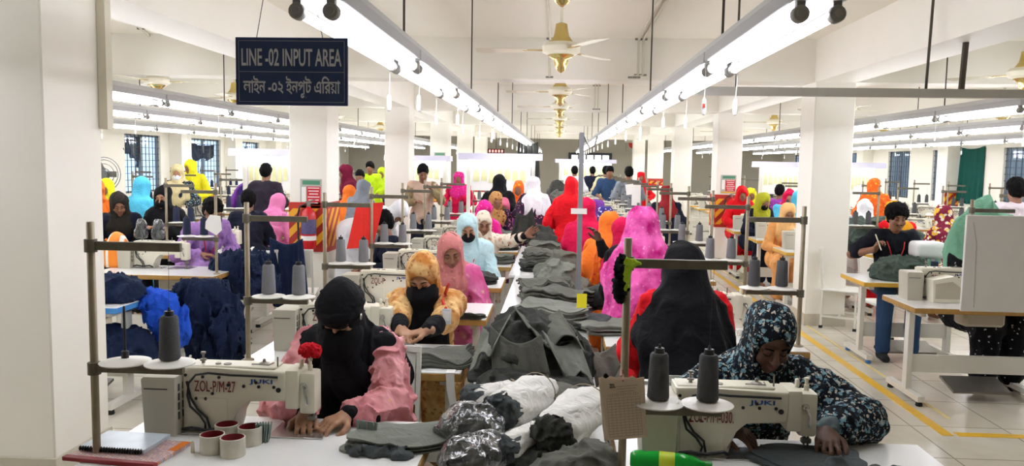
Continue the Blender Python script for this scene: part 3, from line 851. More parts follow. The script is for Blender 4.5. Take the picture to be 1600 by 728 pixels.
def who(label, px, py_top, Y, rz, P, O, h=None, group=None, snap=True):
    """seat or stand a person so that the top of the head is seen at the photo position (px, py_top) at depth Y"""
    P = dict(P); J = skel(P); q = at(px, py_top, Y); s = J['s']
    top = max(J['HD'].z+.125*s, (J['HD']+J['Rh'] @ Vector((0, .02*s, .125*s))).z)+.012
    if Y > 6 and snap:
        off = Rz(rz) @ Vector((J['HD'].x, J['HD'].y, 0)); best = None
        for dY in [v*.05*sg for v in range(0, 30) for sg in (1, -1)]:
            x = at(px, py_top, Y+dY).x-off.x; y = Y+dY-off.y; bad = 0.
            for sx, sy in STN:
                if abs(x-sx) < .8 and -.33-.26 < y-sy < .26+.26: bad += min(y-sy+.59, .52-(y-sy))+.1
            for ox, oy in OCC:
                d = math.hypot(x-ox, y-oy)
                if d < .5: bad += (.5-d)*1.5
            for cx0, cx1, ys in ((LX0, LX1, COLL), (RX0, RX1, COLR)):
                for cy in ys:
                    if cx0-.25 < x < cx1+.25 and cy-.25 < y < cy+.75: bad += .8
            sc_ = bad*3+abs(dY)*.35
            if best is None or sc_ < best[0]: best = (sc_, dY)
        Y += best[1]; q = at(px, py_top, Y)
    hz = P.get('hz', J['H'].z)+(q.z-top); P['hz'] = hz
    J = skel(P); off = Rz(rz) @ Vector((J['HD'].x, J['HD'].y, 0)); loc = (q.x-off.x, Y-off.y, 0); OCC.append(loc[:2])
    P['_M'] = (Matrix.Translation(loc) @ Matrix.Rotation(math.radians(rz), 4, 'Z')).inverted()
    return person(label, loc, rz, P, O, h or min(.019, max(.006, Y*.0014)), group, back=abs(rz) > 110)
def person(label, loc, rz, P, O, h=.008, group=None, back=False):
    """one person: a continuous body and, over it, the clothes as children"""
    J = skel(P); s = J['s']; lo, hi = extents(J, P); st = P.get('stand', False)
    root = T('person', label, 'person', loc, math.radians(rz), group)
    skin = SKIN[O.get('skin', 1)]; man = O.get('man', False)
    f = Field(lo, hi, h)
    torso(f, J, -.012, False)
    for nm, (S, E, Wp) in J['arm'].items():
        f.chain([S, E, Wp], [.05*s, .04*s, .027*s], .02); hand_sdf(f, Wp, E, P, nm, s)
    for nm, (h_, K, Fo) in J['leg'].items():
        f.chain([h_, K, Fo], [.082*s, .056*s, .038*s], .03); f.cone(Fo+Vector((0, .02, -.045)), Fo+Vector((0, -.13, -.055)), .034, .026, .02)
    head_sdf(f, J, fine=not back, veiled=bool(O.get('veil')))
    if P.get('min_z'): pass
    link('body', f.mesh('body'), skin, root)
    # dress / shirt
    g = O.get('loose', .012); c = Field(lo, hi, h); torso(c, J, g, not man)
    cut = O.get('sleeve', .88)
    sleeves = O.get('sleeves')
    for nm, (S, E, Wp) in J['arm'].items():
        sf = Field(lo, hi, h) if sleeves else c
        r = O.get('sr', (.066, .06, .05)); W2 = E+(Wp-E)*max(0, cut*2-1) if cut > .5 else None
        if cut > .5: sf.chain([S, E, W2], [r[0]*s, r[1]*s, r[2]*s], .03)
        else: sf.cone(S, S+(E-S)*cut*2, r[0]*s, r[1]*1.05*s, .03)
        if sleeves:
            sf.folds(O.get('sfold', .016), 16, (1, 1, 1), seed=loc[1]); sf.folds(.006, 34, seed=2.)
            link('sleeve', sf.mesh('garment'), sleeves, root)
    low = O.get('trousers')
    if not low:
        for nm, (h_, K, Fo) in J['leg'].items():
            if st: c.cone(h_, Fo+Vector((0, 0, .06)), .13*s, .15*s, .06)
            else: c.chain([h_, K, Fo+Vector((0, 0, .05))], [.12*s, .105*s, .09*s], .05)
    c.folds(O.get('fold', max(.014, h*1.3)), O.get('ff', 9), (1, 1, .55), seed=J['HD'].z*7+loc[0]); c.folds(.006, 22, (1, 1, .7), seed=loc[1])
    if man and not low: pass
    link('dress' if not man else 'shirt', c.mesh('garment'), O['dress'], root)
    if O.get('cuffs'):
        for nm, (S, E, Wp) in J['arm'].items():
            q = Field(lo, hi, h); a = E+(Wp-E)*.52; q.cone(a, E+(Wp-E)*.97, .052*s, .036*s, .01)
            q.folds(.006, 24, (1, 1, 1)); link('cuff', q.mesh('cuff'), O['cuffs'], root)
    if low:
        q = Field(lo, hi, h); q.ell(J['H']-Vector((0, 0, .03)), (.16*s, .12*s, .11*s), k=.03)
        for nm, (h_, K, Fo) in J['leg'].items(): q.chain([h_, K, Fo+Vector((0, 0, .01))], [.098*s, .075*s, .06*s], .03)
        q.folds(.006, 12, (1, 1, .5)); link('trousers', q.mesh('trousers'), low, root)
        for nm, (h_, K, Fo) in J['leg'].items():
            q = Field(lo, hi, min(h, .012)); q.cone(Fo+Vector((0, .03, -.05)), Fo+Vector((0, -.13, -.058)), .046, .036, .02); q.cone(Fo+Vector((0, .02, -.04)), Fo+Vector((0, .02, .01)), .046, .046, .02); q.below(0.); link('shoe', q.mesh('shoe'), RUBBER, root)
    R = J['Rh']; HD = J['HD']
    def hp(x, y, z): return HD+R @ Vector((x*s, y*s, z*s))
    R2 = J['R2']; N = J['N']
    def cp(x, y, z): return N+R2 @ Vector((x*s, y*s, z*s))
    if O.get('scarf'):
        q = Field(lo, hi, h); kind = O.get('wrap', 'shawl')
        q.ell(hp(0, .016, .038), (.088*s, .108*s, .1*s), R, .02); q.ell(hp(0, .0, -.05), (.078*s, .085*s, .085*s), R, .04)
        q.cone(hp(0, .01, -.07), cp(0, .01, -.02), .075*s, .095*s, .05)
        if kind in ('shawl', 'cape', 'long'):
            q.cone(cp(-.1, 0, -.05), cp(.1, 0, -.05), .085*s, .085*s, .07)
            q.ell(cp(0, -.05, -.12), (.15*s, .09*s, .13*s), R2, .05)
            q.ell(cp(0, .05, -.12), (.16*s, .085*s, .15*s), R2, .05)
        if kind in ('cape', 'long'):
            q.cone(cp(-.13, .0, -.06), cp(-.17, 0, -.17), .08*s, .085*s, .06); q.cone(cp(.13, .0, -.06), cp(.17, 0, -.17), .08*s, .085*s, .06)
            q.ell(cp(0, -.03, -.25), (.19*s, .13*s, .17*s), R2, .06)
        if kind == 'long':
            for yy in (.03, .06): q.cone(cp(0, yy, -.05), J['H']+Vector((0, .08, .02)), (.12*s), .235*s, .06)
            q.cone(hp(-.02, .05, .0), cp(-.09, .07, -.2), .07*s, .13*s, .05); q.cone(hp(.02, .05, .0), cp(.09, .07, -.2), .07*s, .13*s, .05)
        if O.get('tail'):                # the loose end hanging down the back or the side
            q.chain([cp(*O['tail'][0])]+[cp(*v) for v in O['tail'][1:]], [.06*s, .08*s]+[.085*s]*(len(O['tail'])-2), .04)
        if kind == 'long':
            def vf(Pp): 
                a = np.arctan2(Pp[:, 0]-HD.x, Pp[:, 1]-HD.y+.1); return (np.sin(a*17+2*np.sin(Pp[:, 2]*5)))*np.clip((HD.z+.0-Pp[:, 2])/.25, 0, 1)
            q.folds(.007, 1, fn=vf)
        q.folds(O.get('scarf_fold', max(.012, h*1.1)), 11, (1, 1, .5), seed=3.3+loc[0]*3)
        w = O.get('face', (.054, .075)); 
        if not back: q.ell(hp(0, -.115, -.006), (w[0]*s, .092*s, w[1]*s), R, .012, 'cut')
        link('headscarf', q.mesh('scarf'), O['scarf'], root)
    if O.get('band'):                    # tied under-scarf band over the forehead
        q = Field(lo, hi, h); q.ell(hp(0, .012, .045), (.094*s, .115*s, .075*s), R, .0); q.ell(hp(0, .012, .125), (.2*s, .2*s, .045*s), R, .01, 'cut'); q.ell(hp(0, .03, -.022), (.2*s, .2*s, .042*s), R, .006, 'cut')
        q.folds(.006, 20, (.5, .5, 3)); link('head_band', q.mesh('band'), O['band'], root)
    if O.get('veil'):
        q = Field(lo, hi, h); L = O.get('veil_len', .36); vw = O.get('veil_w', 1.)
        q.ell(hp(0, -.045, -.064), (.08*s, .095*s, .054*s), R, .02); q.cone(hp(0, -.05, -.06), cp(0, -.125, -.1), .068*s, .09*s, .05, sq=(1, 1.3, 1))
        q.cone(cp(0, -.12, -.1), cp(-.01, -.135, -L), .095*s, .125*s, .05, sq=(1, 1.5, 1)); q.cone(cp(-.05*vw, -.1, -.12), cp(-.09*vw*vw, -.12, -L), .07*s, .07*s*vw, .04); q.cone(cp(.05, -.1, -.12), cp(.07, -.12, -L*.95), .07*s, .07*s, .04)
        def vf(Pp): return np.sin(Pp[:, 0]*62+5*np.sin(Pp[:, 2]*7))*np.clip((N.z+.02-Pp[:, 2])/.2, 0, 1)
        q.folds(.008, 1, fn=vf); q.folds(.006, 12, (1, 1, .4))
        link('face_veil', q.mesh('veil'), O['veil'], root)
    if O.get('mask'):
        q = Field(lo, hi, h); q.ell(hp(0, -.045, -.046), (.064*s, .076*s, .056*s), R, .01); q.ell(hp(0, .055, -.04), (.2*s, .085*s, .2*s), R, .005, 'cut')
        link('face_mask', q.mesh('mask'), O['mask'], root)
    if O.get('hair'):
        q = Field(lo, hi, h); hr = O.get('hair_r', (.077, .097, .086) if O.get('scarf') else (.08, .1, .09)); q.ell(hp(0, .022, .05), [v*s for v in hr], R, .01); q.ell(hp(0, .055, .0), (.076*s, .065*s, .08*s), R, .03)
        if O.get('bun'): q.ell(hp(0, .12, .03), (.045*s, .04*s, .045*s), R, .02)
        if not O.get('scarf'): q.folds(.012, 34, (1, 1, 1))
        q.ell(hp(0, -.14, -.015), (.07*s, .095*s, .08*s), R, .01, 'cut')
        link('hair', q.mesh('hair'), O['hair'], root)
    if not back and O.get('features', h < .012):
        z0 = .0
        m = MB()
        for x in (-1, 1): m.tube([hp(x*.014, -.094, .03), hp(x*.03, -.0935, .036), hp(x*.048, -.078, .028)], [.0028, .0034, .0015], 6)
        m.build('eyebrow', HAIRM, root)
        m = MB()
        for x in (-1, 1): m.tube([hp(x*.016, -.087, .006), hp(x*.024, -.0915, .002), hp(x*.034, -.091, .001), hp(x*.046, -.079, .006)], [.0012, .002, .002, .001], 5)
        m.build('eyelashes', HAIRM, root)
        if not O.get('mask') and not O.get('veil'):
            m = MB(); m.tube([hp(-.021, -.083, -.057), hp(-.008, -.0915, -.0535), hp(.008, -.0915, -.0535), hp(.021, -.083, -.057)], [.002, .004, .004, .002], 6)
            m.tube([hp(-.018, -.083, -.060), hp(0, -.0905, -.064), hp(.018, -.083, -.060)], [.002, .0052, .002], 6); m.build('lips', LIPM, root)
        if O.get('beard'):
            q = Field(lo, hi, min(h, .006)) if h < .012 else Field(lo, hi, h)
            q.cone(hp(-.024, -.083, -.046), hp(.024, -.083, -.046), .0065*s, .0065*s, .004); 
            link('moustache', q.mesh('moustache'), HAIRM, root)
    if O.get('lanyard'):
        m = MB()
        for x in (-1, 1): m.tube([cp(x*.06, .05, .03), cp(x*.085, -.045, -.02), cp(x*.06, -.135, -.1), cp(x*.012, -.155, -.26)], .006, 4)
        m.build('lanyard', REDP, root)
    return root, J
SKIN = [mat('skin_dark_brown', '5A3A2A', .5, noise=.06), mat('skin_brown', '8A5E45', .5, noise=.06), mat('skin_light_brown', 'A97B5C', .5, noise=.05)]
HAIRM = mat('black_hair', '0B0909', .9, noise=.1, Specular_IOR_Level=.15); LIPM = mat('lip_skin', '7C453C', .45)
# ---------------- everyone in the hall ----------------
BLK = cloth('black_crepe', '0E0E12', .5); NAVYC = cloth('dark_navy_cloth', '15192A', .5); WHC = cloth('white_cotton', 'E9E9EC', .5, noise=.04)
HAIR = HAIRM
PINKSAT = floral('pink_satin_print', 'C4757C', ['7A4A3C', 'D8A870'], 11, .2, rough=.38, mottled='DB979A', soft=True)
YRUST = floral('yellow_rust_tie_dye', 'E0BC80', ['8A3F26'], 32, .4, mottled='B0702F', soft=True)
PINKFL = floral('pink_floral_shawl', 'D4518E', ['E8C2A0', '9A4A2A'], 15, .3, mottled='E07FAE', soft=True)
LBLUE = cloth('pale_blue_cloth', 'B9D8DE', .7); RUST = floral('white_rust_print', 'E6D8C4', ['A4502E', '7A2E22'], 12, .42, soft=True)
MAG = floral('magenta_tie_dye', 'B40E70', ['F0A8D0'], 26, .24, mottled='F06AB8', soft=True)
BFL = floral('black_floral_print', '0D0F17', ['6F929C', 'B8AFA0', '2E4A5C'], 38, .36)
RED = cloth('bright_red_cloth', 'D8141F', .6); CRIM = cloth('crimson_cloth', 'D3124A', .6); ORG = cloth('orange_cloth', 'F07A2A', .6)
HPINK = floral('hot_pink_beaded', 'E0218A', ['F5A0C8'], 40, .2); PURP = cloth('purple_cloth', '7A3FA0', .6); INDIGO = floral('indigo_white_print', '3A2F78', ['C8C0E0'], 24, .3)
YEL_C = cloth('lemon_yellow_cloth', 'E8DF2A', .6); CREAM = cloth('cream_cloth', 'D8C99A', .6); SKYB = cloth('sky_blue_cloth', '58BFE0', .6); LILAC = floral('lilac_print', 'A07AB8', ['7A4F96'], 20, .35, soft=True)
MAR = cloth('maroon_cloth', '6A1230', .6); LIME = cloth('lime_cloth', 'B8D820', .6); GRYC = cloth('grey_cloth', '7A8088', .6); BEIGE = cloth('beige_vest_cloth', 'BFA58A', .6); KHAKI = cloth('khaki_cloth', '8A7A5A', .6)
TAN = floral('tan_dotted', 'B98A54', ['6A3A22'], 26, .28); MUST = cloth('mustard_cloth', 'D89A1A', .6); ORFL = floral('orange_gold_print', 'E8641E', ['F2C03A', 'C8281E'], 16, .4, soft=True)
DENIM = cloth('denim', '2E4668', .4); DKT = cloth('black_tee', '14161E', .5); PLUM = floral('plum_floral', '2A1A2E', ['A8607A'], 26, .3); PALEP = cloth('pale_pink_shirt', 'DCCFD6', .5); CHECK = cloth('dark_check_shirt', '2A2430', .4)
ARMMULT = floral('multicolour_print', '7A2038', ['E0B040', 'D8D0C0'], 14, .42)
SHTR = floral('black_lattice_print', '0E0F14', ['B8B8BC'], 22, .16)
# --- left centre line, facing the camera
w1, J1 = who('woman in black face veil and headband bent over the nearest left machine, pink satin sleeves', 533, 437, 3.1, 0,
    dict(lean=15, head=(36, -2, 2), wL=(-.762, 2.87, .775), wR=(-.925, 2.88, .775), dirL=(-.62, -.75, -.12), dirR=(.3, -.95, -.12), poleL=(.7, .3, -.7), poleR=(-.8, .3, -.6), curlL=35, curlR=40),
    dict(dress=BLK, sleeves=PINKSAT, sr=(.07, .07, .062), cuffs=BLK, sleeve=.86, scarf=BLK, wrap='cape', band=BLK, veil=BLK, skin=2, veil_len=.34, sfold=.02), h=.0055)
m = MB(); m.lathe([(.012, 0), (.014, .002), (.012, .004), (.007, .005)], n=16, axis='X'); b_ = m.build('brooch', STEEL, w1)
b_.location = J1['HD']+J1['Rh'] @ Vector((.092, -.035, .03))
w2, J2 = who('woman in yellow tie-dyed scarf and long black face veil with red lanyard', 660, 395, 4.42, 0,
    dict(lean=15, head=(32, -4, -3), wL=(-.66, 4.02, .85), wR=(-.80, 4.02, .86), dirL=(-.95, -.3, -.15), dirR=(.6, -.7, -.3), poleL=(1, .3, -.3), curlL=42, curlR=45),
    dict(dress=YRUST, sleeve=.55, cuffs=BLK, scarf=YRUST, wrap='shawl', veil=BLK, veil_len=.38, veil_w=1.35, skin=2, sr=(.075, .066, .06), lanyard=True, face=(.058, .085)), h=.0065)
from mathutils.bvhtree import BVHTree
def cam_hit(root, px, py):
    """where the line of sight through a photo pixel first meets a person's clothes"""
    bpy.context.view_layer.update(); o = Vector((0, 0, EYE)); d = (at(px, py, 5)-o).normalized(); best = None
    for c in root.children:
        if c.type != 'MESH': continue
        M = c.matrix_world; Mi = M.inverted(); t = BVHTree.FromPolygons([v.co for v in c.data.vertices], [p.vertices for p in c.data.polygons])
        h = t.ray_cast(Mi @ o, Mi.to_3x3() @ d)
        if h[0] is not None:
            p = M @ h[0]; L = (p-o).length
            if best is None or L < best[0]: best = (L, p)
    return best[1] if best else at(px, py, 4.2)
pts = [cam_hit(w2, x, y)+Vector((0, -.008, .0)) for x, y in ((701, 444), (696, 458), (692, 470), (697, 482))]
b_ = MB().tube(pts, .009, 5).build('lanyard', REDP, None); b_.parent = w2; b_.matrix_parent_inverse = w2.matrix_world.inverted()
p_ = cam_hit(w2, 698, 494)
b_ = MB().box((0, 0, 0), (.05, .005, .085), bev=.002).build('badge', mat('clear_badge', 'D8DADC', .2), None); b_.location = p_+Vector((0, -.012, 0)); b_.parent = w2; b_.matrix_parent_inverse = w2.matrix_world.inverted()
c_ = MB().box((0, -.003, .004), (.036, .002, .05)).build('badge_card', PAPER, b_)
who('woman with rust bordered scarf and pink floral shawl behind the yellow scarf', 704, 364, 5.75, 0, dict(lean=15, head=(26, 12, -6), hz=.5), dict(dress=PINKFL, scarf=floral('rust_pink_scarf', 'C47A78', ['8A4A2E', 'E0B890'], 18, .34, soft=True), wrap='shawl', skin=1, face=(.062, .088), band=None, cuffs=BLK, hair=HAIR))
who('woman in pale blue scarf and black face mask in the left line', 731, 334, 7.05, 0, dict(lean=10, head=(22, 8, -4)), dict(dress=LBLUE, scarf=LBLUE, wrap='cape', mask=BLK, skin=2, face=(.058, .078), lanyard=True, hair=HAIR))
who('woman in white and rust scarf reaching her left hand out over the bench', 756, 330, 8.3, 0, dict(lean=8, head=(16, 10, 0), wL=(-.30, 7.95, 1.0), dirL=(.75, -.2, .6), palmL=(0, -1, 0), curlL=14, poleL=(.4, .5, -1)), dict(dress=RUST, scarf=RUST, wrap='shawl', cuffs=BLK, skin=1, face=(.06, .082)))
who('woman in hot pink beaded cap scarf looking down at her work', 757, 313, 9.5, 0, dict(lean=12, head=(28, 24, 0)), dict(dress=HPINK, scarf=HPINK, skin=1))
who('woman in tan dotted scarf behind the hot pink scarf', 775, 300, 10.4, 0, dict(lean=8, head=(14, 20, 0)), dict(dress=PLUM, scarf=TAN, skin=1))
who('woman in rose pink scarf and purple patterned dress', 787, 310, 10.2, 0, dict(lean=10, head=(20, 0, 0)), dict(dress=floral('purple_pattern', '6A2A8A', ['E0A0C0'], 18, .3), scarf=cloth('rose_cloth', 'E0708F', .6), skin=1))
who('woman in long black scarf standing with her back turned at the inspection table', 781, 271, 11.6, 160, dict(stand=True, lean=8, head=(12, 20, 0)), dict(dress=BLK, scarf=BLK, wrap='cape'), snap=False)
who('woman in red and orange cap scarf beyond the white scarf', 810, 283, 12.7, 0, dict(stand=True, lean=5, hz=.7), dict(dress=PLUM, scarf=ORFL, skin=1))
who('woman in long white scarf and dark floral dress standing at the inspection table', 833, 275, 11.2, 205, dict(stand=True, lean=12, head=(18, 0, 0)), dict(dress=PLUM, scarf=WHC, wrap='cape'), snap=False)
# --- left aisle
who('man in beige vest standing and reading by the left columns', 661, 256, 12.0, 8, dict(stand=True, lean=2, head=(22, 4, 0), handR=(-.1, -.28, 1.12), handL=(.14, -.28, 1.3), scale=1.05), dict(man=True, dress=cloth('pinkish_beige_vest', 'C9AB98', .6), sleeves=KHAKI, trousers=NAVYC, skin=1, hair=HAIR, beard=True, sr=(.058, .052, .044), features=True), h=.014)
who('person in white bending down beside the left centre line', 622, 312, 8.9, 70, dict(stand=True, lean=52, head=(60, 0, 0), hz=.8), dict(dress=WHC, scarf=WHC, wrap='cape'))
who('woman with loose black hair in dark dress under the person in white', 598, 330, 8.2, -60, dict(lean=10, head=(20, 0, 0)), dict(dress=NAVYC, hair=HAIR, skin=1, hair_r=(.088, .105, .11)))
who('woman in lilac dress with tied hair bent over navy cloth, left bay', 333, 309, 7.55, 48, dict(lean=24, head=(28, 8, 0), hz=.62), dict(dress=LILAC, hair=HAIR, bun=True, mask=BLK, skin=1, lanyard=True))
who('woman in black scarf and black mask behind a left bay machine', 254, 289, 7.5, 0, dict(lean=8, head=(14, 6, 0), hz=.62, handL=(.1, -.3, .95), handR=(-.1, -.34, .95)), dict(dress=BLK, scarf=BLK, wrap='cape', mask=BLK, skin=2, face=(.056, .07)))
who('woman in dark scarf with head down beside plastic bags, left bay', 186, 300, 8.4, 20, dict(lean=16, head=(26, 10, 0)), dict(dress=NAVYC, scarf=cloth('charcoal_scarf', '2A2620', .6), skin=1))
who('woman in orange scarf at the far left edge beside the column', 149, 280, 8.6, 35, dict(lean=10, head=(22, 0, 0)), dict(dress=ORG, scarf=ORG, skin=0))
who('person in yellow scarf half hidden behind the orange scarf, far left', 166, 279, 10.2, 0, dict(lean=5), dict(dress=YEL_C, scarf=YEL_C, skin=1))
who('woman in sky blue scarf with her back turned by the first window', 222, 277, 10.6, 170, dict(lean=5), dict(dress=SKYB, scarf=SKYB, wrap='cape'))
who('woman in cream scarf and white mask standing in the left bay', 277, 257, 12.0, 0, dict(stand=True, lean=3, head=(12, 10, 0)), dict(dress=BFL, scarf=CREAM, wrap='cape', mask=WHC, skin=2))
who('woman in lemon yellow scarf standing behind the cream scarf', 297, 250, 12.7, 0, dict(stand=True, lean=3, head=(16, -25, 0)), dict(dress=YEL_C, scarf=YEL_C, skin=1))
who('person in coral scarf seated behind the lemon yellow scarf', 313, 274, 14, 180, dict(lean=6), dict(dress=cloth('coral', 'E8604A', .6), scarf=cloth('coral', 'E8604A', .6)))
who('person with short black hair seen from behind beyond the first left pillar', 388, 296, 9.2, 200, dict(lean=12, head=(10, 0, 0)), dict(dress=NAVYC, man=True, hair=HAIR))
who('man in dark checked shirt standing with his back turned, left bay', 416, 255, 11.2, 180, dict(stand=True, lean=3), dict(man=True, dress=CHECK, hair=HAIR, trousers=NAVYC))
who('woman in mustard scarf and dark dress, left bay', 402, 287, 11.7, 60, dict(lean=14, head=(20, 0, 0)), dict(dress=NAVYC, scarf=MUST, skin=1), snap=False)
who('person in pink patterned scarf bent forward beside the first left pillar', 434, 303, 10.0, 170, dict(lean=20, head=(30, 0, 0)), dict(dress=cloth('pink_pattern', 'D77AA8', .6), scarf=cloth('pink_pattern', 'D77AA8', .6)), snap=False)
who('person in deep purple scarf by the third window', 394, 262, 13, 170, dict(lean=6, stand=True, hz=.75), dict(dress=PURP, scarf=cloth('deep_purple', '3A2470', .6)))
who('woman in maroon cap and dress between the left pillars', 539, 257, 13, -60, dict(stand=True, lean=8, head=(15, 0, 0)), dict(dress=MAR, scarf=MAR, skin=1))
who('person in orange scarf seated between the left pillars', 546, 290, 12, 180, dict(lean=12), dict(dress=ORG, scarf=ORG))
who('person in grey scarf seated between the left pillars', 568, 281, 11.0, 150, dict(lean=12), dict(dress=GRYC, scarf=GRYC), snap=False)
who('person in lime vest by the far left windows', 578, 252, 16, 0, dict(stand=True, lean=4), dict(man=True, dress=LIME, hair=HAIR, skin=1))
who('person in lime top seated near the far left windows', 562, 265, 15, 0, dict(lean=4), dict(man=True, dress=LIME, hair=HAIR, skin=1))
who('person in bright lime scarf right of the lime vest', 597, 262, 17, 0, dict(lean=4), dict(dress=NAVYC, scarf=LIME, skin=1))
who('person in pink scarf behind the left columns', 717, 268, 15, 0, dict(lean=4, stand=True, hz=.75), dict(dress=CRIM, scarf=HPINK, skin=1))
# --- right centre line
who('woman in long black scarf over a red dress with her back turned, right line', 1068, 377, 3.98, 184, dict(lean=4, head=(8, 6, 0)), dict(dress=RED, scarf=BLK, wrap='long', sr=(.08, .08, .07)), h=.007)
who('woman in black floral scarf and dress sewing at the nearest right machine', 1203, 474, 3.0, 0,
    dict(lean=15, head=(30, 6, 0), wL=(.955, 2.79, .81), wR=(.60, 2.80, .81), dirL=(-.25, -.95, -.25), dirR=(.75, -.6, -.2), poleL=(1, .3, -.3), poleR=(-1, .2, -.3), curlL=30, curlR=30),
    dict(dress=BFL, scarf=BFL, wrap='shawl', skin=0, face=(.064, .088), sleeve=.86, sr=(.078, .08, .062), cuffs=cloth('grey_green_cuff', '5C6A6A', .5), features=True), h=.0055)
who('woman in magenta tie-dyed scarf and shawl with her back turned, right line', 1003, 321, 5.15, 176, dict(lean=3, head=(10, 14, 0)), dict(dress=BLK, scarf=MAG, wrap='long', tail=[(-.1, .08, -.05), (-.2, .1, -.3), (-.26, .05, -.62)]), h=.0085)
who('woman in crimson scarf with her hand raised to her head beside the magenta scarf', 974, 340, 6.5, 160, dict(lean=8, head=(14, 25, 0), handR=(.17, .0, 1.1), poleR=(1, -.2, -.8)), dict(dress=ORFL, scarf=CRIM, sleeve=.5, cuffs=BLK, skin=0), snap=False)
who('woman in orange scarf in front of the crimson scarf', 953, 330, 6.95, 165, dict(lean=10, head=(20, 20, 0)), dict(dress=ORG, scarf=ORG, wrap='cape'), snap=False)
who('woman in red scarf and red dress standing at the bench', 893, 276, 10.0, 175, dict(stand=True, lean=4, head=(12, 0, 0)), dict(dress=RED, scarf=RED, wrap='cape'), snap=False)
who('woman in crimson scarf and dress seated at the bench, back turned', 917, 309, 8.2, 160, dict(lean=8, head=(10, 20, 0)), dict(dress=CRIM, scarf=CRIM, wrap='cape'), snap=False)
who('woman in purple scarf seated beyond the crimson dress', 934, 312, 10.4, 170, dict(lean=8), dict(dress=PURP, scarf=PURP, wrap='cape'))
who('woman in indigo patterned scarf seated behind the orange scarf', 946, 322, 9.0, 170, dict(lean=10), dict(dress=INDIGO, scarf=INDIGO, wrap='cape'), snap=False)
for lb, px, py, Y, ma, rz in (('man in white shirt with his back turned near the far windows', 898, 259, 20, WHC, 180), ('man in navy shirt near the far windows', 926, 260, 22, NAVYC, 180), ('man in cream shirt by the far end of the right line', 947, 259, 19, CREAM, 170),
        ('man in blue shirt looking back along the right line', 953, 259, 16.5, DENIM, 0), ('man in grey t-shirt walking away in the right aisle', 983, 260, 15.5, GRYC, 180)):
    who(lb, px, py, Y, rz, dict(stand=True, lean=2, scale=1.04), dict(man=True, dress=ma, trousers=NAVYC, hair=HAIR, skin=1, sleeve=.5))
who('person in red top at the far end beyond the grey t-shirt', 1002, 268, 19, 0, dict(stand=True, lean=4), dict(dress=RED, scarf=RED, skin=1))
who('person in dark red scarf and long blue drape in the right aisle', 1041, 290, 12.5, 185, dict(stand=True, lean=3), dict(dress=NAVYC, scarf=cloth('dark_red', '8A2024', .6)))
# --- right bay
who('woman in red scarf behind the tables beside the right fire extinguisher', 1160, 291, 13.2, 0, dict(lean=10, head=(20, 0, 0)), dict(dress=RED, scarf=RED, skin=1))
who('woman in lime scarf next to the red scarf, right bay', 1174, 293, 14.4, 0, dict(lean=10, head=(24, 0, 0)), dict(dress=LIME, scarf=YEL_C, skin=1))
who('woman in olive scarf and dark mask, right bay', 1193, 301, 12.6, 20, dict(lean=14, head=(28, 0, 0)), dict(dress=NAVYC, scarf=cloth('olive_yellow', 'A8A828', .6), mask=BLK, skin=1))
who('man in purple top standing beyond the right tables', 1219, 288, 14.5, 150, dict(lean=4), dict(man=True, dress=floral('violet_print', '8A3A98', ['C070B0'], 18, .3), hair=HAIR))
who('woman in crimson scarf facing the camera beside the blue scarf, right bay', 1233, 296, 13.6, 0, dict(lean=6), dict(dress=SKYB, scarf=CRIM, skin=2))
who('person in sky blue scarf half hidden by the right column', 1248, 297, 12.3, 150, dict(lean=10), dict(dress=SKYB, scarf=SKYB, wrap='cape'))
who('woman in pale orange scarf sewing just left of the right column', 1232, 317, 10.5, 0, dict(lean=12, head=(22, 0, 0)), dict(dress=cloth('pale_orange', 'E0A060', .6), scarf=cloth('apricot', 'E8B87A', .6), skin=1))
who('woman in orange and gold scarf standing with her back turned, right bay', 1366, 279, 13, 180, dict(stand=True, lean=4), dict(dress=ORFL, scarf=ORFL, wrap='cape'))
who('person in white scarf seated right of the column', 1352, 312, 10.2, 170, dict(lean=14), dict(dress=WHC, scarf=WHC, wrap='cape'))
who('woman in red dress and mustard scarf behind the young man', 1398, 313, 9.6, 185, dict(lean=10), dict(dress=RED, scarf=MUST))
who('woman in multicoloured printed dress bent over behind the white machine', 1474, 320, 9.2, 190, dict(lean=14, head=(20, 0, 0)), dict(dress=ARMMULT, scarf=ARMMULT))
who('man in pale pink shirt at the right edge of the hall', 1588, 277, 8.3, 170, dict(stand=True, lean=4), dict(man=True, dress=PALEP, hair=HAIR, trousers=NAVYC))
who('young man in black t-shirt with red lanyard at the yellow edged table', 1403, 317, 7.55, -8, dict(lean=8, head=(14, 4, 0), handR=(-.19, -.2, .98), handL=(.12, -.34, .86), dirR=(.3, -.4, .7), curlR=55, poleR=(-1, .4, -.7)), dict(man=True, dress=DKT, trousers=DENIM, hair=HAIR, skin=1, sleeve=.42, lanyard=True, hair_r=(.098, .118, .09), beard=True), h=.009)
who('woman in black lattice printed skirt seated behind the large white board', 1535, 345, 6.65, 10, dict(lean=6), dict(dress=SHTR, scarf=SHTR))
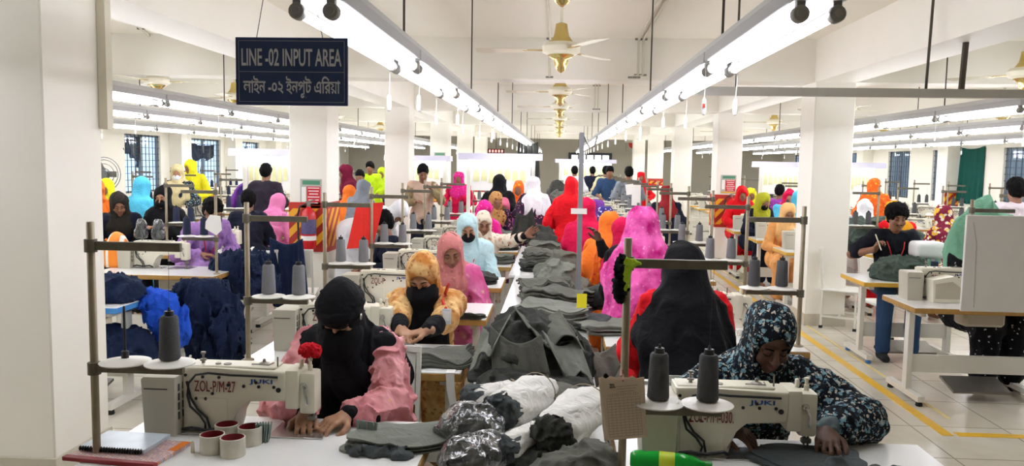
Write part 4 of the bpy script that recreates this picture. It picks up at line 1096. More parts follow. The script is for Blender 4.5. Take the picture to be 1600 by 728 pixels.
# ---------------- signs, posters, extinguishers ----------------
NAVYB = mat('navy_sign_board', '22386C', .4, noise=.08); SIGNT = mat('sign_grey_lettering', 'D8DAE4', .5); SIGNF = mat('sign_pale_line', 'A9AEBB', .5)
sc = at(456, 112, 2.12)
sg = T('hanging_sign', 'navy hanging sign reading LINE -02 INPUT AREA', 'sign', (sc.x, 2.12, sc.z))
SW, SH = .303, .178
MB().box((0, 0, 0), (SW, .006, SH), bev=.001).build('board', NAVYB, sg)
m = MB()
for zz in (SH/2-.009, -.001, -SH/2+.009): m.box((0, -.0035, zz), (SW-.018, .001, .0012))
for xx in (-SW/2+.009, SW/2-.009): m.box((xx, -.0035, 0), (.0012, .001, SH-.018))
m.build('border_line', SIGNF, sg)
lettering('LINE -02 INPUT AREA', .05, SIGNT, sg, (0, -.0035, .037), width=.27, height=.046, bold=.0007)
lettering('\u09b2\u09be\u0987\u09a8 -\u09e6\u09e8 \u0987\u09a8\u09aa\u09c1\u099f \u098f\u09bf\u09b0\u09df\u09be', .05, SIGNT, sg, (0, -.0035, -.041), width=.262, height=.058, bold=.0008)
m = MB(); m.tube([(-.095, 0, SH/2-.004), (.1, 0, ZC-sc.z)], .0011, 5); m.tube([(.085, 0, SH/2-.006), (-.14, 0, ZC-sc.z)], .0011, 5); m.build('hanging_string', BLACK, sg)

def hazard(name, bands):
    if name in MATS: return MATS[name]
    t = NT(name); t.b.inputs['Roughness'].default_value = .5
    co = t.coords('Object'); v = t.add('ShaderNodeVectorMath', operation='DOT_PRODUCT'); v.inputs[1].default_value = (1, 1, -1); t.link(co, v.inputs[0])
    mm = t.add('ShaderNodeMath', operation='MULTIPLY'); mm.inputs[1].default_value = bands; t.link(v.outputs['Value'], mm.inputs[0])
    f = t.add('ShaderNodeMath', operation='FRACT'); t.link(mm.outputs[0], f.inputs[0])
    t.link(t.ramp(f.outputs[0], [(0, 'E8A81C'), (.5, 'A8281C')], 'CONSTANT'), t.b.inputs['Base Color']); MATS[name] = t.m; return t.m
HAZ = hazard('yellow_and_red_stripes', 5.2); HAZR = mat('hazard_red_border', 'B52A1C', .5)
def hazard_panel(x0, x1, y, z0, z1, label, depth=.5):
    t = T('hazard_panel', label, 'hazard panel', ((x0+x1)/2, y, (z0+z1)/2), group='striped panels wrapped round columns')
    w = (x1-x0)/2+.006; h = (z1-z0)/2
    m = MB(); m.box((0, -.006, 0), (2*w, .006, 2*h)); m.box((w, depth/2, 0), (.006, depth, 2*h)); m.box((-w, depth/2, 0), (.006, depth, 2*h)); m.build('border', HAZR, t)
    m = MB(); m.box((0, -.0095, -.01), (2*w-.004, .003, 2*h-.12)); m.box((w+.0035, depth/2, -.01), (.003, depth-.05, 2*h-.12)); m.box((-w-.0035, depth/2, -.01), (.003, depth-.05, 2*h-.12)); m.build('stripes', HAZ, t)
EXR = mat('extinguisher_red', 'C0141C', .3, noise=.04)
def extinguisher(x, y, z, label):
    t = T('fire_extinguisher', label, 'fire extinguisher', (x, y, z), group='red fire extinguishers on columns')
    MB().lathe([(.05, 0), (.076, .006), (.08, .03), (.08, .36), (.07, .41), (.035, .445), (.025, .45), (.025, .47)], n=20).build('cylinder', EXR, t)
    m = MB(); m.lathe([(.02, .47), (.024, .48), (.018, .52)], n=10); m.box((.02, 0, .53), (.11, .02, .012), rot=Ry(-15)); m.box((.02, 0, .505), (.09, .02, .01)); m.build('valve', GALV, t)
    MB().tube([(-.02, -.01, .5), (-.09, -.02, .47), (-.115, -.02, .38), (-.11, -.02, .15), (-.095, -.03, .05)], [.009, .01, .011, .011, .015], 8).build('hose', BLACK, t)
    m = MB()
    m.lathe([(.0815, .17), (.0815, .33)], n=20, cap=False); m.build('label_band', mat('extinguisher_label', '55507A', .5, noise=.3, nscale=40), t)
    m = MB(); m.lathe([(.082, .1), (.082, .15)], n=20, cap=False); m.build('inspection_tag', PAPER, t)
    MB().box((0, .09, .25), (.06, .03, .03)).build('bracket', GALV, t)
POSG = mat('poster_green_header', '4A8A6A', .6); POSB = mat('poster_grey_border', 'B5B5AC', .6); POSY = mat('poster_yellow_footer', 'E0B030', .6); POSR = mat('poster_red_body', 'CC2230', .6)
def poster(x, y, z, w, h, label, rz=0):
    t = T('safety_poster', label, 'poster', (x, y, z), rz, group='red safety posters on columns')
    MB().box((0, 0, 0), (w, .006, h)).build('backing', POSB, t)
    MB().box((.02*w, -.004, .38*h), (.82*w, .002, .14*h)).build('header', POSG, t)
    MB().box((.13*w, -.004, -.06*h), (.64*w, .002, .62*h)).build('red_panel', POSR, t)
    m = MB()
    for i in range(6): m.box((.13*w, -.0055, (.2-.1*i)*h), (.54*w*(1-.12*(i % 3)), .001, .03*h))
    m.box((-.33*w, -.0045, -.02*h), (.2*w, .002, .5*h)); m.build('text_lines', PAPER, t)
    MB().box((.0, -.004, -.43*h), (.9*w, .002, .08*h)).build('footer', POSY, t)
q = at(0, 316, COLL[1]); q2 = at(0, 393, COLL[1])
hazard_panel(LX0, LX1, COLL[1], at(480, 393, COLL[1]).z, at(480, 316, COLL[1]).z, 'yellow and red striped panel round the nearest full left column')
p_ = at(483, 389, COLL[1]-.1); extinguisher(p_.x, COLL[1]-.11, p_.z, 'red fire extinguisher on the striped panel of the left column')
p_ = at(486, 303, COLL[1]); poster(p_.x, COLL[1]-.004, p_.z, .24, .33, 'red safety poster above the left fire extinguisher')
hazard_panel(RX0, RX1, COLR[2], at(1130, 355, COLR[2]).z, at(1130, 304, COLR[2]).z, 'yellow and red striped panel round the right column behind the tables')
p_ = at(1141, 351, COLR[2]-.1); extinguisher(p_.x, COLR[2]-.11, p_.z, 'red fire extinguisher on the right striped column')
p_ = at(1138, 288, COLR[2]); poster(p_.x, COLR[2]-.004, p_.z, .26, .32, 'red safety poster above the right fire extinguisher')
p_ = at(687, 249, COLL[3]); poster(p_.x, COLL[3]-.004, p_.z, .26, .32, 'red safety poster on the left column beyond the man in the vest')
p_ = at(687, 267, COLL[3]); t_ = T('notice_sheet', 'white notice below the red poster on the left column', 'notice', (p_.x, COLL[3]-.004, p_.z)); MB().box((0, 0, 0), (.24, .004, .2)).build('sheet', PAPER, t_)
hazard_panel(LX0, LX1, COLL[3], at(690, 318, COLL[3]).z, at(690, 288, COLL[3]).z, 'yellow and red striped panel behind the man in the vest')
hazard_panel(LX0, LX1, COLL[5], at(757, 300, COLL[5]).z, at(757, 274, COLL[5]).z, 'yellow and red striped panel on the farthest left column')
hazard_panel(RX0, RX1, COLR[4], at(1020, 290, COLR[4]).z, at(1020, 279, COLR[4]).z, 'yellow and red striped panel on a far right column')
hazard_panel(XR-.3, XR, COLR[3], at(1450, 322, COLR[3]).z, at(1450, 297, COLR[3]).z, 'yellow and red striped panel by the green curtain', depth=.0)
p_ = at(1062, 275, COLR[3]); t_ = T('notice_sheet', 'white notice strip on the third right column', 'notice', (p_.x+.1, COLR[3]-.004, p_.z)); MB().box((0, 0, 0), (.3, .004, .07)).build('sheet', PAPER, t_)
# trunking strip on the near left column, cable tray, posts, conduits
t_ = T('cable_trunking', 'white vertical cable trunking on the far edge of the nearest left column', 'trunking', (-2.525, 4.36, 0))
MB().b2((-.022, -.03, 1.87), (.026, .03, ZB)).build('trunking', CREAMP, t_)
a, b = at(1085, 142, 6.0), at(1640, 150, 6.0)
t_ = T('cable_tray', 'grey steel cable tray hung across the right side', 'cable tray', (0, 6.0, a.z))
MB().b2((a.x, -.03, -.03), (6.2, .03, .03)).build('tray', mat('tray_grey', 'B4B1AA', .5, .1), t_)
m = MB(); m.tube([(at(1449, 100, 6).x, 0, .02), (at(1453, 100, 6).x, 0, ZC-a.z)], .01, 6); m.tube([(at(1500, 100, 6).x+.02, 0, .02), (at(1506, 100, 6).x+.02, 0, ZC-a.z)], .022, 8); m.tube([(a.x+.3, 0, .02), (a.x+.3, 0, ZC-a.z)], .008, 6); m.build('hanger_rod', DARKROD, t_)
def conduit(label, pts, r=.014, n=2, gap=.05):
    t = T('ceiling_conduit', label, 'conduit', (0, 0, 0))
    for i in range(n):
        MB().tube([(x+gap*i, y, z) for x, y, z in pts], r, 8).build('pipe', CREAMP, t)
    for x, y, z in pts[1:]: MB().box((x+gap*(n-1)/2, y, z), (gap*n+.03, .02, .02)).build('clip', GALV, t)
yb = COLR[1]+.03
conduit('pair of cream conduits along the ceiling right of the fans', [(.75, 3.2, ZC-.02), (.83, yb-.05, ZC-.02), (.83, yb-.06, ZB+.05), (.76, yb-.1, ZB+.02)])
conduit('cream conduit running down the beam behind the first fan', [(-.12, 3.4, ZC-.02), (-.12, yb-.04, ZC-.02), (-.12, yb-.05, ZB+.02)], n=1)
conduit('pair of cream conduits on the second beam right of the fans', [(.6, yb+.6, ZC-.02), (.6, yb+5.1, ZC-.02), (.6, yb+5.1, ZB+.03)])
conduit('cream conduit along the left bay ceiling beside the column', [(-3.3, 4.6, ZC-.02), (-4.4, 8.3, ZC-.02), (-4.6, 8.9, ZC-.02)], n=1)
gp = T('steel_post', 'grey square steel post standing between the benches', 'post', (.17, 6.1, 0))
MB().b2((-.018, -.018, 0), (.018, .018, at(905, 207, 6.1).z)).build('post', mat('post_grey', '8F9296', .45, .4), gp)
m = MB(); m.tube([(.018, 0, 1.93), (.06, 0, 1.84), (.1, 0, 1.86), (.115, 0, 1.93)], .008, 6); m.build('hook', GALV, gp)
t_ = T('paper_label', 'white paper label stuck on the grey steel post', 'label', (.16, 6.07, at(903, 330, 6.07).z)); MB().box((0, 0, 0), (.12, .004, .042)).build('label_sheet', PAPER, t_)
# ---------------- things on the nearest left table ----------------
Z0 = TOPZ
def on(px, py, z=None): return atz(px, py, z if z is not None else Z0)
c = on(205, 705); c.y = max(c.y, 2.43); a_ = -.12
nb = T('register_book', 'patterned orange and blue register with dark red spine', 'book', (c.x+.0, 2.515, Z0), a_)
def chk():
    t = NT('orange_blue_check'); t.b.inputs['Roughness'].default_value = .4; co = t.coords('Object', (34, 34, 34), (0, 0, .5))
    k = t.add('ShaderNodeTexBrick'); k.inputs['Color1'].default_value = (*lin('7FA0CC'), 1); k.inputs['Color2'].default_value = (*lin('C9D2DC'), 1); k.inputs['Mortar'].default_value = (*lin('D98A50'), 1); k.inputs['Mortar Size'].default_value = .05; k.inputs['Scale'].default_value = .9
    t.link(co, k.inputs[0]); t.link(k.outputs[0], t.b.inputs['Base Color']); return t.m
MB().b2((-.16, -.09, .001), (.16, .12, .013), bev=.001).build('cover', chk(), nb)
MB().b2((-.165, -.098, 0), (.165, -.075, .0145), bev=.002).build('spine', mat('dark_red_spine', '8E1622', .45), nb)
MB().b2((.13, .03, .012), (.16, .118, .0138)).build('corner_patch', mat('orange_patch', 'E07A2A', .4), nb)
sp = T('spiral_notebook', 'pale blue spiral bound notebook lying on the register', 'notebook', (c.x-.035, 2.55, Z0+.0145), a_+.06)
MB().b2((-.115, -.06, 0), (.115, .1, .014), bev=.001).build('pages', mat('notebook_cover_pale', 'C7D3DE', .25, noise=.12, nscale=12), sp)
m = MB()
for i in range(24): m.lathe([(.006, -.112+.0093*i), (.009, -.110+.0093*i), (.006, -.108+.0093*i)], (0, -.06, .008), 8, 'X')
m.lathe([(.0045, -.113), (.0045, .108)], (0, -.06, .008), 8, 'X'); m.build('spiral_binding', BLACK, sp)
TINW = mat('dirty_white_tin', 'CFC9B8', .5, noise=.35, nscale=9); TINR = mat('dark_red_lining', '8A1F2A', .5, noise=.2)
for px, py, lb in ((332, 692, 'round tin of bobbins on the left of the four taped tins'), (364, 697, 'round tin with crumpled paper, front of the four taped tins'), (355, 675, 'round tin at the back of the four taped tins'), (391, 679, 'round tin on the right of the four taped tins')):
    q = on(px, py+14); t_ = T('bobbin_tin', lb, 'tin', (q.x, max(q.y, 2.43), Z0), group='four taped tins beside machine 27')
    MB().lathe([(.0395, 0), (.041, .003), (.041, .062), (.0375, .063), (.037, .012), (.0, .011)], n=28, cap=False).build('tin', TINW, t_)
    MB().lathe([(.0366, .0615), (.0362, .0125), (.001, .012)], n=28, cap=False).build('lining', TINR, t_)
    m = MB()
    for k in range(4): m.lathe([(.011, 0), (.012, .002), (.012, .012), (.011, .014)], (.015*math.cos(k*1.6), .015*math.sin(k*1.6), .0125+.004*k), 12)
    m.build('bobbins', GALV if 'paper' not in lb else PAPER, t_)
q = on(301, 707); t_ = T('wooden_peg', 'small pale peg standing beside the taped tins', 'peg', (q.x, max(2.43, q.y), Z0)); MB().lathe([(.006, 0), (.007, .002), (.0055, .035), (.002, .04)], n=10).build('peg', mat('peg_wood', 'D5CBB0', .6), t_)
q = on(412, 690); t_ = T('zip_bundle', 'bundle of grey green cloth tapes standing behind the taped tins', 'bundle', (q.x, q.y, Z0), .2)
TAPE = cloth('grey_green_tape', '7E8C86', .4)
for i in range(6): MB().box((.008*i-.02, .004*(i % 2), .034), (.005, .03+.003*(i % 3), .066-.004*(i % 2)), rot=Ry(-6+3*i)).build('tape_strip', TAPE, t_)
fl = T('artificial_flower', 'red artificial flower stuck on the head of machine 27', 'flower', (CLX-.17+.27, CLY[0]+.115, TOPZ+.268))
FR = cloth('red_petals', 'C01020', .8)
hm = heap_mesh([((-.018, 0, .03), (.02, .02, .017)), ((.022, 0, .026), (.019, .019, .016)), ((.002, -.008, .034), (.017, .017, .015))], h=.0025, amp=.006, freq=75, seed=2, base=.004)
link('petals', hm, FR, fl); MB().lathe([(.003, 0), (.003, .02)], n=6).build('stem', MACH, fl)
# ---------------- near right: paper on the pole, bottle ----------------
pxw = CRX-.03-.52; pyw = CRY[0]-.2
c = at(974, 636, pyw-.03)
PAPT = mat('beige_paper', 'D3BFA6', .8, noise=.06)
pp = T('paper_form', 'beige printed form tied to the nearest right thread stand pole', 'paper', (c.x, pyw-.034, c.z), .08)
pp.rotation_euler = (0, math.radians(-6), .06)
b = bmesh.new(); n = 12; W2, H2 = .132, .2; g = [[b.verts.new(((i/n-.5)*W2*(1+.05*(1-j/n)), .012*math.sin(3*i/n)*(1-j/n)-.006*math.cos(4*j/n), (.5-j/n)*H2+(-.012*(i/n) if j == 0 else 0)+.004*math.sin(i*2.3)*(j == 0))) for j in range(n+1)] for i in range(n+1)]
for i in range(n):
    for j in range(n): b.faces.new((g[i][j], g[i+1][j], g[i+1][j+1], g[i][j+1]))
me = bpy.data.meshes.new('sheet'); b.to_mesh(me); b.free(); smooth_mesh(me, 180)
sh = link('sheet', me, PAPT, pp); sm_ = sh.modifiers.new('thick', 'SOLIDIFY'); sm_.thickness = .001
INK = mat('faded_ink', '8C7A68', .8); INKD = mat('dark_ink', '2A241E', .8)
m = MB()
for i in range(15): m.box((0, -.013, .035-.0085*i), (.1, .0006, .0007))
for i in range(9): m.box((-.05+.0125*i, -.013, -.025), (.0006, .0006, .12))
for i in range(3): m.box((.012, -.013, .07-.008*i), (.07-.012*i, .0006, .0012))
for i in range(16): m.box((-.045+.006*i, -.013, .045), (.0012, .0006, .006+.003*(i % 3)))
m.build('printed_table', INK, pp)
lettering('ZOL', .014, INKD, pp, (-.03, -.0135, .074), width=.017, height=.013, bold=.0006)
MB().tube([(0, -.008, .1), (.004, .022, .108), (.012, .04, .1), (.004, -.006, .085)], .004, 6).build('cloth_tie', mat('pink_rag', 'B98A7A', .8), pp)
t_ = T('rag_tie', 'black and lime rag knotted at the top of the nearest right pole', 'rag', (pxw, pyw, TOPZ+.69))
link('black_rag', heap_mesh([((-.018, -.02, -.03), (.016, .016, .05)), ((-.024, -.02, -.085), (.012, .012, .03))], h=.004, amp=.008, freq=40, base=-9), BLK, t_)
link('lime_rag', heap_mesh([((-.004, -.024, -.025), (.008, .009, .038)), ((.022, -.022, .002), (.02, .007, .008)), ((-.014, -.026, -.062), (.006, .007, .026))], h=.003, amp=.004, freq=40, base=-9), cloth('lime_rag_cloth', 'A8C832', .5), t_)
bt = T('plastic_bottle', 'green plastic drink bottle lying on the nearest right table', 'bottle', (on(1045, 742).x, 2.53, Z0+.034), 0)
bt.rotation_euler = (0, math.radians(90), math.radians(-8))
t = NT('green_pet_plastic'); t.b.inputs['Base Color'].default_value = (.02, .55, .06, 1); t.b.inputs['Roughness'].default_value = .08; t.b.inputs['Transmission Weight'].default_value = .45; t.b.inputs['IOR'].default_value = 1.3
MB().lathe([(.004, -.12), (.02, -.122), (.03, -.112), (.033, -.09), (.03, -.07), (.033, -.05), (.033, -.01), (.031, 0), (.033, .01), (.033, .045), (.027, .08), (.014, .105), (.013, .12)], n=24).build('bottle_body', t.m, bt)
MB().lathe([(.0335, -.03), (.0335, .02)], n=24, cap=False).build('label_wrap', mat('yellow_green_label', 'C8D832', .4), bt)
MB().lathe([(.0155, .115), (.0155, .135), (.012, .137)], n=16).build('cap', mat('green_cap', '1E8A2A', .4), bt)
# ---------------- chairs ----------------
put(PCH, (-.83, 3.47, 0), math.radians(-4), 'white chair of the woman in pink satin sleeves', 'white steel chairs').scale = (1, 1, .92)
put(PCH, (.50, 3.40, 0), math.radians(180), 'white chair back lettered ZO behind the floral scarf', 'white steel chairs')
q = atz(1318, 512, 0); put(PCH, (q.x-.02, q.y+.05, 0), math.radians(62), 'white chair standing empty before the right column', 'white steel chairs')
put(PCH, (q.x+.12, q.y-.78, 0), math.radians(96), 'white chair behind the young man at the yellow edged table', 'white steel chairs')
q = atz(352, 530, 0); put(PCH, (q.x, q.y+.1, 0), math.radians(-75), 'white chair draped with navy cloth in the left bay', 'white steel chairs')
q = atz(410, 520, 0); put(PCH, (-2.57, 7.72, 0), math.radians(-170), 'second white chair in the left bay beside the aisle', 'white steel chairs')
zo = T('chair_sign_plate', 'red painted ZO lettering on the chair back before the black scarf', 'lettering', (.50, 3.184, .81))
MB().box((0, 0, 0), (.2, .004, .14)).build('plate', LEGW, zo); lettering('ZO', .05, mat('thin_red_paint', 'B8323A', .6), zo, (-.02, -.003, .02), width=.05, height=.036)
# ---------------- right aisle: white board, special machine ----------------
q = at(1552, 414, 5.72)
wb = T('white_board', 'large greyish white board fixed to the front of the right aisle table', 'board', (q.x, 5.72, q.z))
w_ = at(1600, 414, 5.72).x-at(1505, 414, 5.72).x
MB().b2((-w_/2, -.012, -.33), (w_/2+.35, .012, .345), bev=.004).build('panel', mat('greyish_white_board', 'D3D0CB', .5, noise=.05, nscale=5), wb)
m = MB(); m.tube([(-.16, -.014, .3), (-.13, -.015, .15), (-.12, -.014, -.3)], .002, 5); m.build('cable', mat('grey_cord', 'A8A49C', .6), wb)
station(3.12, 6.15, 'with the large white board, right aisle', stand=False, label_m='sewing machine half hidden behind the large white board')
put(PS_R, (at(1505, 497, 5.95).x-.0, 5.93, TOPZ), 0, 'thread stand left of the large white board', 'thread stands')
put(CG, (at(1505, 497, 5.95).x+.255, 5.93, TOPZ+.296+.0385), 0, 'grey thread cone beside the green draped cloth', 'thread cones')
bx = at(1487, 440, 6.05)
bp = T('machine_box', 'cream boxy sewing machine end beside the white board', 'machine', (bx.x, 6.12, TOPZ))
m = MB(); m.prism([(-.12, 0), (.1, 0), (.13, .1), (.02, .2), (-.13, .17)], -.06, .08, 'Y', bev=.01); m.build('housing', MACH, bp); m = MB(); m.prism([(-.105, .03), (.08, .03), (.1, .1), (.01, .16), (-.11, .14)], -.064, -.06, 'Y'); m.build('cover_plate', mat('dusty_cover', 'B9B19C', .6), bp)
yt = make_table(EDGEY, w=.95); yt['label'] = 'yellow edged table with blue feet where the young man works'; yt.location = (3.16, 7.42, 0)
for ch in yt.children_recursive:
    if ch.name.startswith('foot'): ch.data = ch.data.copy(); ch.data.materials.clear(); ch.data.materials.append(mat('blue_plastic_foot', '2E6FB8', .5))
sx = at(1450, 396, 7.3)
sm = T('buttoning_machine', 'white rounded special sewing machine before the young man', 'sewing machine', (sx.x+.02, 7.32, TOPZ))
wm = mat('glossy_white_enamel', 'EEEEEC', .2)
MB().box((0, .05, .27), (.26, .22, .15), bev=.05, seg=4).build('head_cover', wm, sm)
m = MB(); m.box((.03, .08, .11), (.13, .14, .22), bev=.02, seg=2); m.box((-.02, .0, .02), (.24, .2, .04), bev=.01); m.build('column', wm, sm)
m = MB(); m.box((-.07, -.03, .15), (.03, .03, .12)); m.box((-.03, -.06, .17), (.03, .02, .06)); m.box((.05, -.062, .18), (.05, .01, .05)); m.build('needle_unit', STEEL, sm)
MB().box((.02, -.07, .14), (.06, .03, .08), bev=.005).build('control_unit', mat('blue_black_plastic', '28344A', .4), sm)
m = MB(); m.lathe([(.004, 0), (.016, .006), (.016, .02), (.004, .026)], (-.145, -.04, .17), 12); m.build('red_knob', REDP, sm)
st_ = T('wooden_stick', 'pale stick held by the young man', 'stick', (0, 0, 0)); a, b = at(1377, 391, 7.28), at(1368, 366, 7.28); MB().tube([a, b], .005, 6).build('stick', mat('pale_stick', 'E4DCC4', .6), st_)
pl = T('pole_stand', 'tall bare steel pole in the right aisle before the tables', 'pole', (at(1213, 480, 4.75).x+.0, 11.0, 0)); bpy.data.objects.remove(pl)
# ---------------- inspection tables with hood lights ----------------
HOODM = mat('pale_lilac_hood', 'DAD8EC', .4, noise=.02)
def inspection(label, x, y, w, z0=.0, ztop=1.86, hood=True):
    t = T('inspection_stand', label, 'inspection stand', (x, y, 0), group='inspection stands with hood lights')
    for s in (-1, 1): MB().b2((s*w/2-.03, -.03, 0), (s*w/2+.03, .03, ztop-.1)).build('post', LEGW, t)
    MB().b2((-w/2-.05, -.45, .8), (w/2+.05, .3, .84)).build('tabletop', TOPW, t)
    MB().box((0, .02, ztop-.38), (w-.08, .02, .5)).build('notice_board', TOPW, t)
    m = MB(); rr = random.Random(int(x*10)+5)
    for i in range(7): m.box((-w*.38+w*.12*i, .005, ztop-.36+rr.uniform(-.03, .05)), (w*.09, .004, rr.uniform(.2, .3)))
    m.build('pinned_sheet', mat('pale_yellow_sheet', 'E4E0A8', .7, noise=.3, nscale=4), t)
    m = MB(); m.prism([(-.3, ztop-.11), (.15, ztop-.11), (.12, ztop), (-.26, ztop)], -w/2-.15, w/2+.15, 'X'); m.build('hood', HOODM, t)
    MB().lathe([(.014, -w/2), (.014, w/2)], (0, -.08, ztop-.13), 8, 'X').build('tube', TUBEM, t)
for lb, px, py, Y, w in (('wide inspection stand with hood light behind the white scarf', 783, 240, 13.6, 1.1), ('inspection stand with hood light in the left bay', 420, 233, 12.2, .75), ('inspection stand with hood light right of the third right column', 1222, 253, 16.0, .8), ('inspection stand with hood light beyond the right column', 1340, 254, 16.4, .6),
        ('inspection stand with hood light at the far end of the centre line', 915, 249, 24, 1.5), ('inspection stand between the left columns', 655, 243, 17, 1.1)):
    q = at(px, py, Y); inspection(lb, q.x, Y, w, ztop=q.z)
# far end: bright window, clock display, alarm
q0, q1 = at(892, 242, YF-.05), at(952, 262, YF-.05)
fw = T('window_%d' % (nwin+1), None, None, ((q0.x+q1.x)/2, YF-.03, (q0.z+q1.z)/2)); struct(fw); ww, hh = q1.x-q0.x, q0.z-q1.z
m = MB(); m.box((0, 0, 0), (ww+.2, .04, hh+.2)); m.build('window_frame', BAR, fw); m = MB()
for i in range(5): m.box((-ww/2+ww/5*(i+.5), -.025, 0), (ww/5-.06, .02, hh)).b
m.build('pane', emis('daylit_frosted_pane', 'EEF2FA', 1.6), fw)
t_ = T('led_display', 'small red digital display on the far left beam', 'display', at(775, 236, 26)); MB().box((0, 0, 0), (.55, .06, .14)).build('case', BLACK, t_); MB().tube([(0, 0, .06), (0, 0, ZC-t_.location.z)], .01, 6).build('hanger_rod', DARKROD, t_); m = MB()
for i in range(5): m.box((-.2+.1*i, -.032, 0), (.05, .004, .08))
m.build('digits', emis('red_led', 'FF2010', 3), t_)
t_ = T('fire_alarm_bell', 'red fire alarm bell at the far end', 'alarm', at(990, 225, YF-.1)); m = MB(); m.lathe([(.2, 0), (.2, .02), (.1, .06), (.02, .06)], n=20, axis='Y'); m.build('bell', REDP, t_); MB().box((0, .05, 0), (.6, .08, .6)).build('back_box', FARM, t_)
# papers and sheets hung on stands
def hang_sheet(label, name, cat, px, py, Y, w, h, ma, ry=0., rz=0., shape=None):
    q = at(px, py, Y); t = T(name, label, cat, q, rz); t.rotation_euler = (0, math.radians(ry), rz)
    m = MB(); m.prism(shape or [(-w/2, -h/2), (w/2, -h/2), (w/2, h/2), (-w/2, h/2)], -.001, .001, 'Y'); m.build('sheet', ma, t)
hang_sheet('white paper tag hanging on a left bay thread stand', 'paper_tag', 'tag', 334, 352, 6.605, .14, .16, PAPER, shape=[(-.075, -.03), (.02, -.085), (.07, -.04), (.06, .08), (-.03, .09), (-.07, .03)])
hang_sheet('red sheet hung beside the left striped column', 'red_sheet', 'sheet', 572, 352, 6.36, .2, .4, cloth('red_plastic_sheet', 'D8322A', .3), ry=6, rz=.7, shape=[(-.15, -.2), (.08, -.17), (.14, .2), (-.1, .16)])
hang_sheet('white paper hanging in the right centre line beside the purple scarf', 'paper_sheet', 'paper', 994, 305, 10.93, .12, .28, PAPER)
hang_sheet('small white card hanging in the right centre line', 'paper_card', 'card', 984, 296, 12.235, .12, .16, PAPER, ry=-8)
hang_sheet('bright yellow printed slip beside the magenta shawl', 'yellow_slip', 'slip', 909, 470, 4.72, .06, .085, mat('yellow_slip', 'E8E020', .6))
# sitting wall fan, left
wf = T('pedestal_fan', 'grey round cage fan by the first left window', 'fan', at(163, 272, 12)); m = MB()
for r in (.09, .16, .22, .26):
    m.tube([(r*math.cos(a*math.pi/12), 0, r*math.sin(a*math.pi/12)) for a in range(25)], .006, 5, cap=False)
m.tube([(0, .06, 0), (0, .06, -1.3)], .02, 6); m.lathe([(.06, -.02), (.07, .05), (.04, .14)], axis='Y', n=12); m.build('cage', FRAMEM, wf)
for k in range(3): MB().box((.1, .02, 0), (.17, .008, .09), rot=Ry(0)).xf(Matrix.Rotation(k*2.09, 4, 'Y')).build('blade', GALV, wf)
# ---------------- cloth: cut pieces, bundles, heaps ----------------
OLV = cloth('olive_grey_twill', '5F6057', .6, noise=.1); OLVD = cloth('dark_olive_grey_twill', '3A3B37', .6, noise=.12); OLVL = cloth('light_olive_grey_twill', '777A70', .6, noise=.08)
SLATE = cloth('slate_grey_twill', '4A4F50', .6, noise=.1); NAVG = cloth('navy_garment', '16233F', .6, noise=.15); BLUG = cloth('bright_blue_cloth', '1F4FC0', .6); GRN = cloth('sage_green_cloth', '6FA287', .6, noise=.08); MESHG = cloth('dark_green_mesh', '46524A', .7, noise=.2)
BZ = .716
def stack(label, x, y, z, L, W, H, rz=0., seed=0, ma=None, name='fabric_stack', group='stacks of cut grey cloth', droop=0., wav=.02, cat='fabric'):
    """cut panels piled flat: ragged layered edges, a creased top ply and drooping ends"""
    rr = random.Random(seed); n = 72; nl = max(3, min(12, int(H/.008)))
    ph = [rr.uniform(0, 6.28) for _ in range(4)]; am = [rr.uniform(.03, .1) for _ in range(4)]
    def outl(k, sc):
        a = 2*math.pi*k/n; c, s = math.cos(a), math.sin(a)
        r = (abs(c)**3.2+abs(s)**3.2)**(-1/3.2)*(1+sum(am[i]*math.sin((i+2)*a+ph[i]) for i in range(4)))
        return r*c*L/2*sc, r*s*W/2*sc
    V = []; rings = 0
    for i in range(nl):
        dx, dy, sc = rr.uniform(-.02, .02)*L/.4, rr.uniform(-.02, .02)*W/.4, 1+rr.uniform(-.05, .05)
        for dz, s2 in ((0, .965), (.15, 1.0), (.85, 1.0)):
            for k in range(n):
                u, v = outl(k, sc*s2); V.append((u+dx, v+dy, H*(i+dz)/nl)); 
            rings += 1
    for s2 in (.93, .82, .68, .52, .36, .2, .07):
        for k in range(n): u, v = outl(k, sc*s2); V.append((u+dx, v+dy, H))
        rings += 1
    V = np.array(V, np.float32); P = np.stack([V[:, 0]*7+seed, V[:, 1]*7+seed*.7, np.zeros(len(V))+seed], 1)
    nz = vnoise(P); n2 = (1-np.abs(2*vnoise(P*1.6+9)-1))**2; t = V[:, 2]/H
    V[:, 2] += t*(wav*(nz-.5)*2+wav*.9*n2)
    if droop: V[:, 2] -= droop*np.clip((np.abs(V[:, 0])/(L/2)-.55)/.45, 0, 1.3)**2*(V[:, 0] > 0)
    V[:, 2] = np.maximum(V[:, 2], .0 if not droop else -9)
    b = bmesh.new(); vs_ = [b.verts.new(v) for v in V.tolist()]
    for r in range(rings-1):
        for k in range(n): b.faces.new((vs_[r*n+k], vs_[r*n+(k+1) % n], vs_[(r+1)*n+(k+1) % n], vs_[(r+1)*n+k]))
    b.faces.new(vs_[:n][::-1]); b.faces.new(vs_[-n:])
    bmesh.ops.recalc_face_normals(b, faces=b.faces); me = bpy.data.meshes.new('stack'); b.to_mesh(me); b.free(); smooth_mesh(me, 42)
    o = link(name, me, ma or OLV); o.location = (x, y, z); o.rotation_euler = (0, 0, rz); tag(o, label, cat, group); return o
def heap(label, x, y, z, blobs, ma, h=.011, amp=.022, freq=9., seed=0., rz=0., name='cloth_heap', group=None, base=0., stretch=(1, 1, 1), cat='cloth'):
    o = link(name, heap_mesh(blobs, h, amp, freq, seed, base, stretch), ma); o.location = (x, y, z); o.rotation_euler = (0, 0, rz); tag(o, label, cat, group); return o
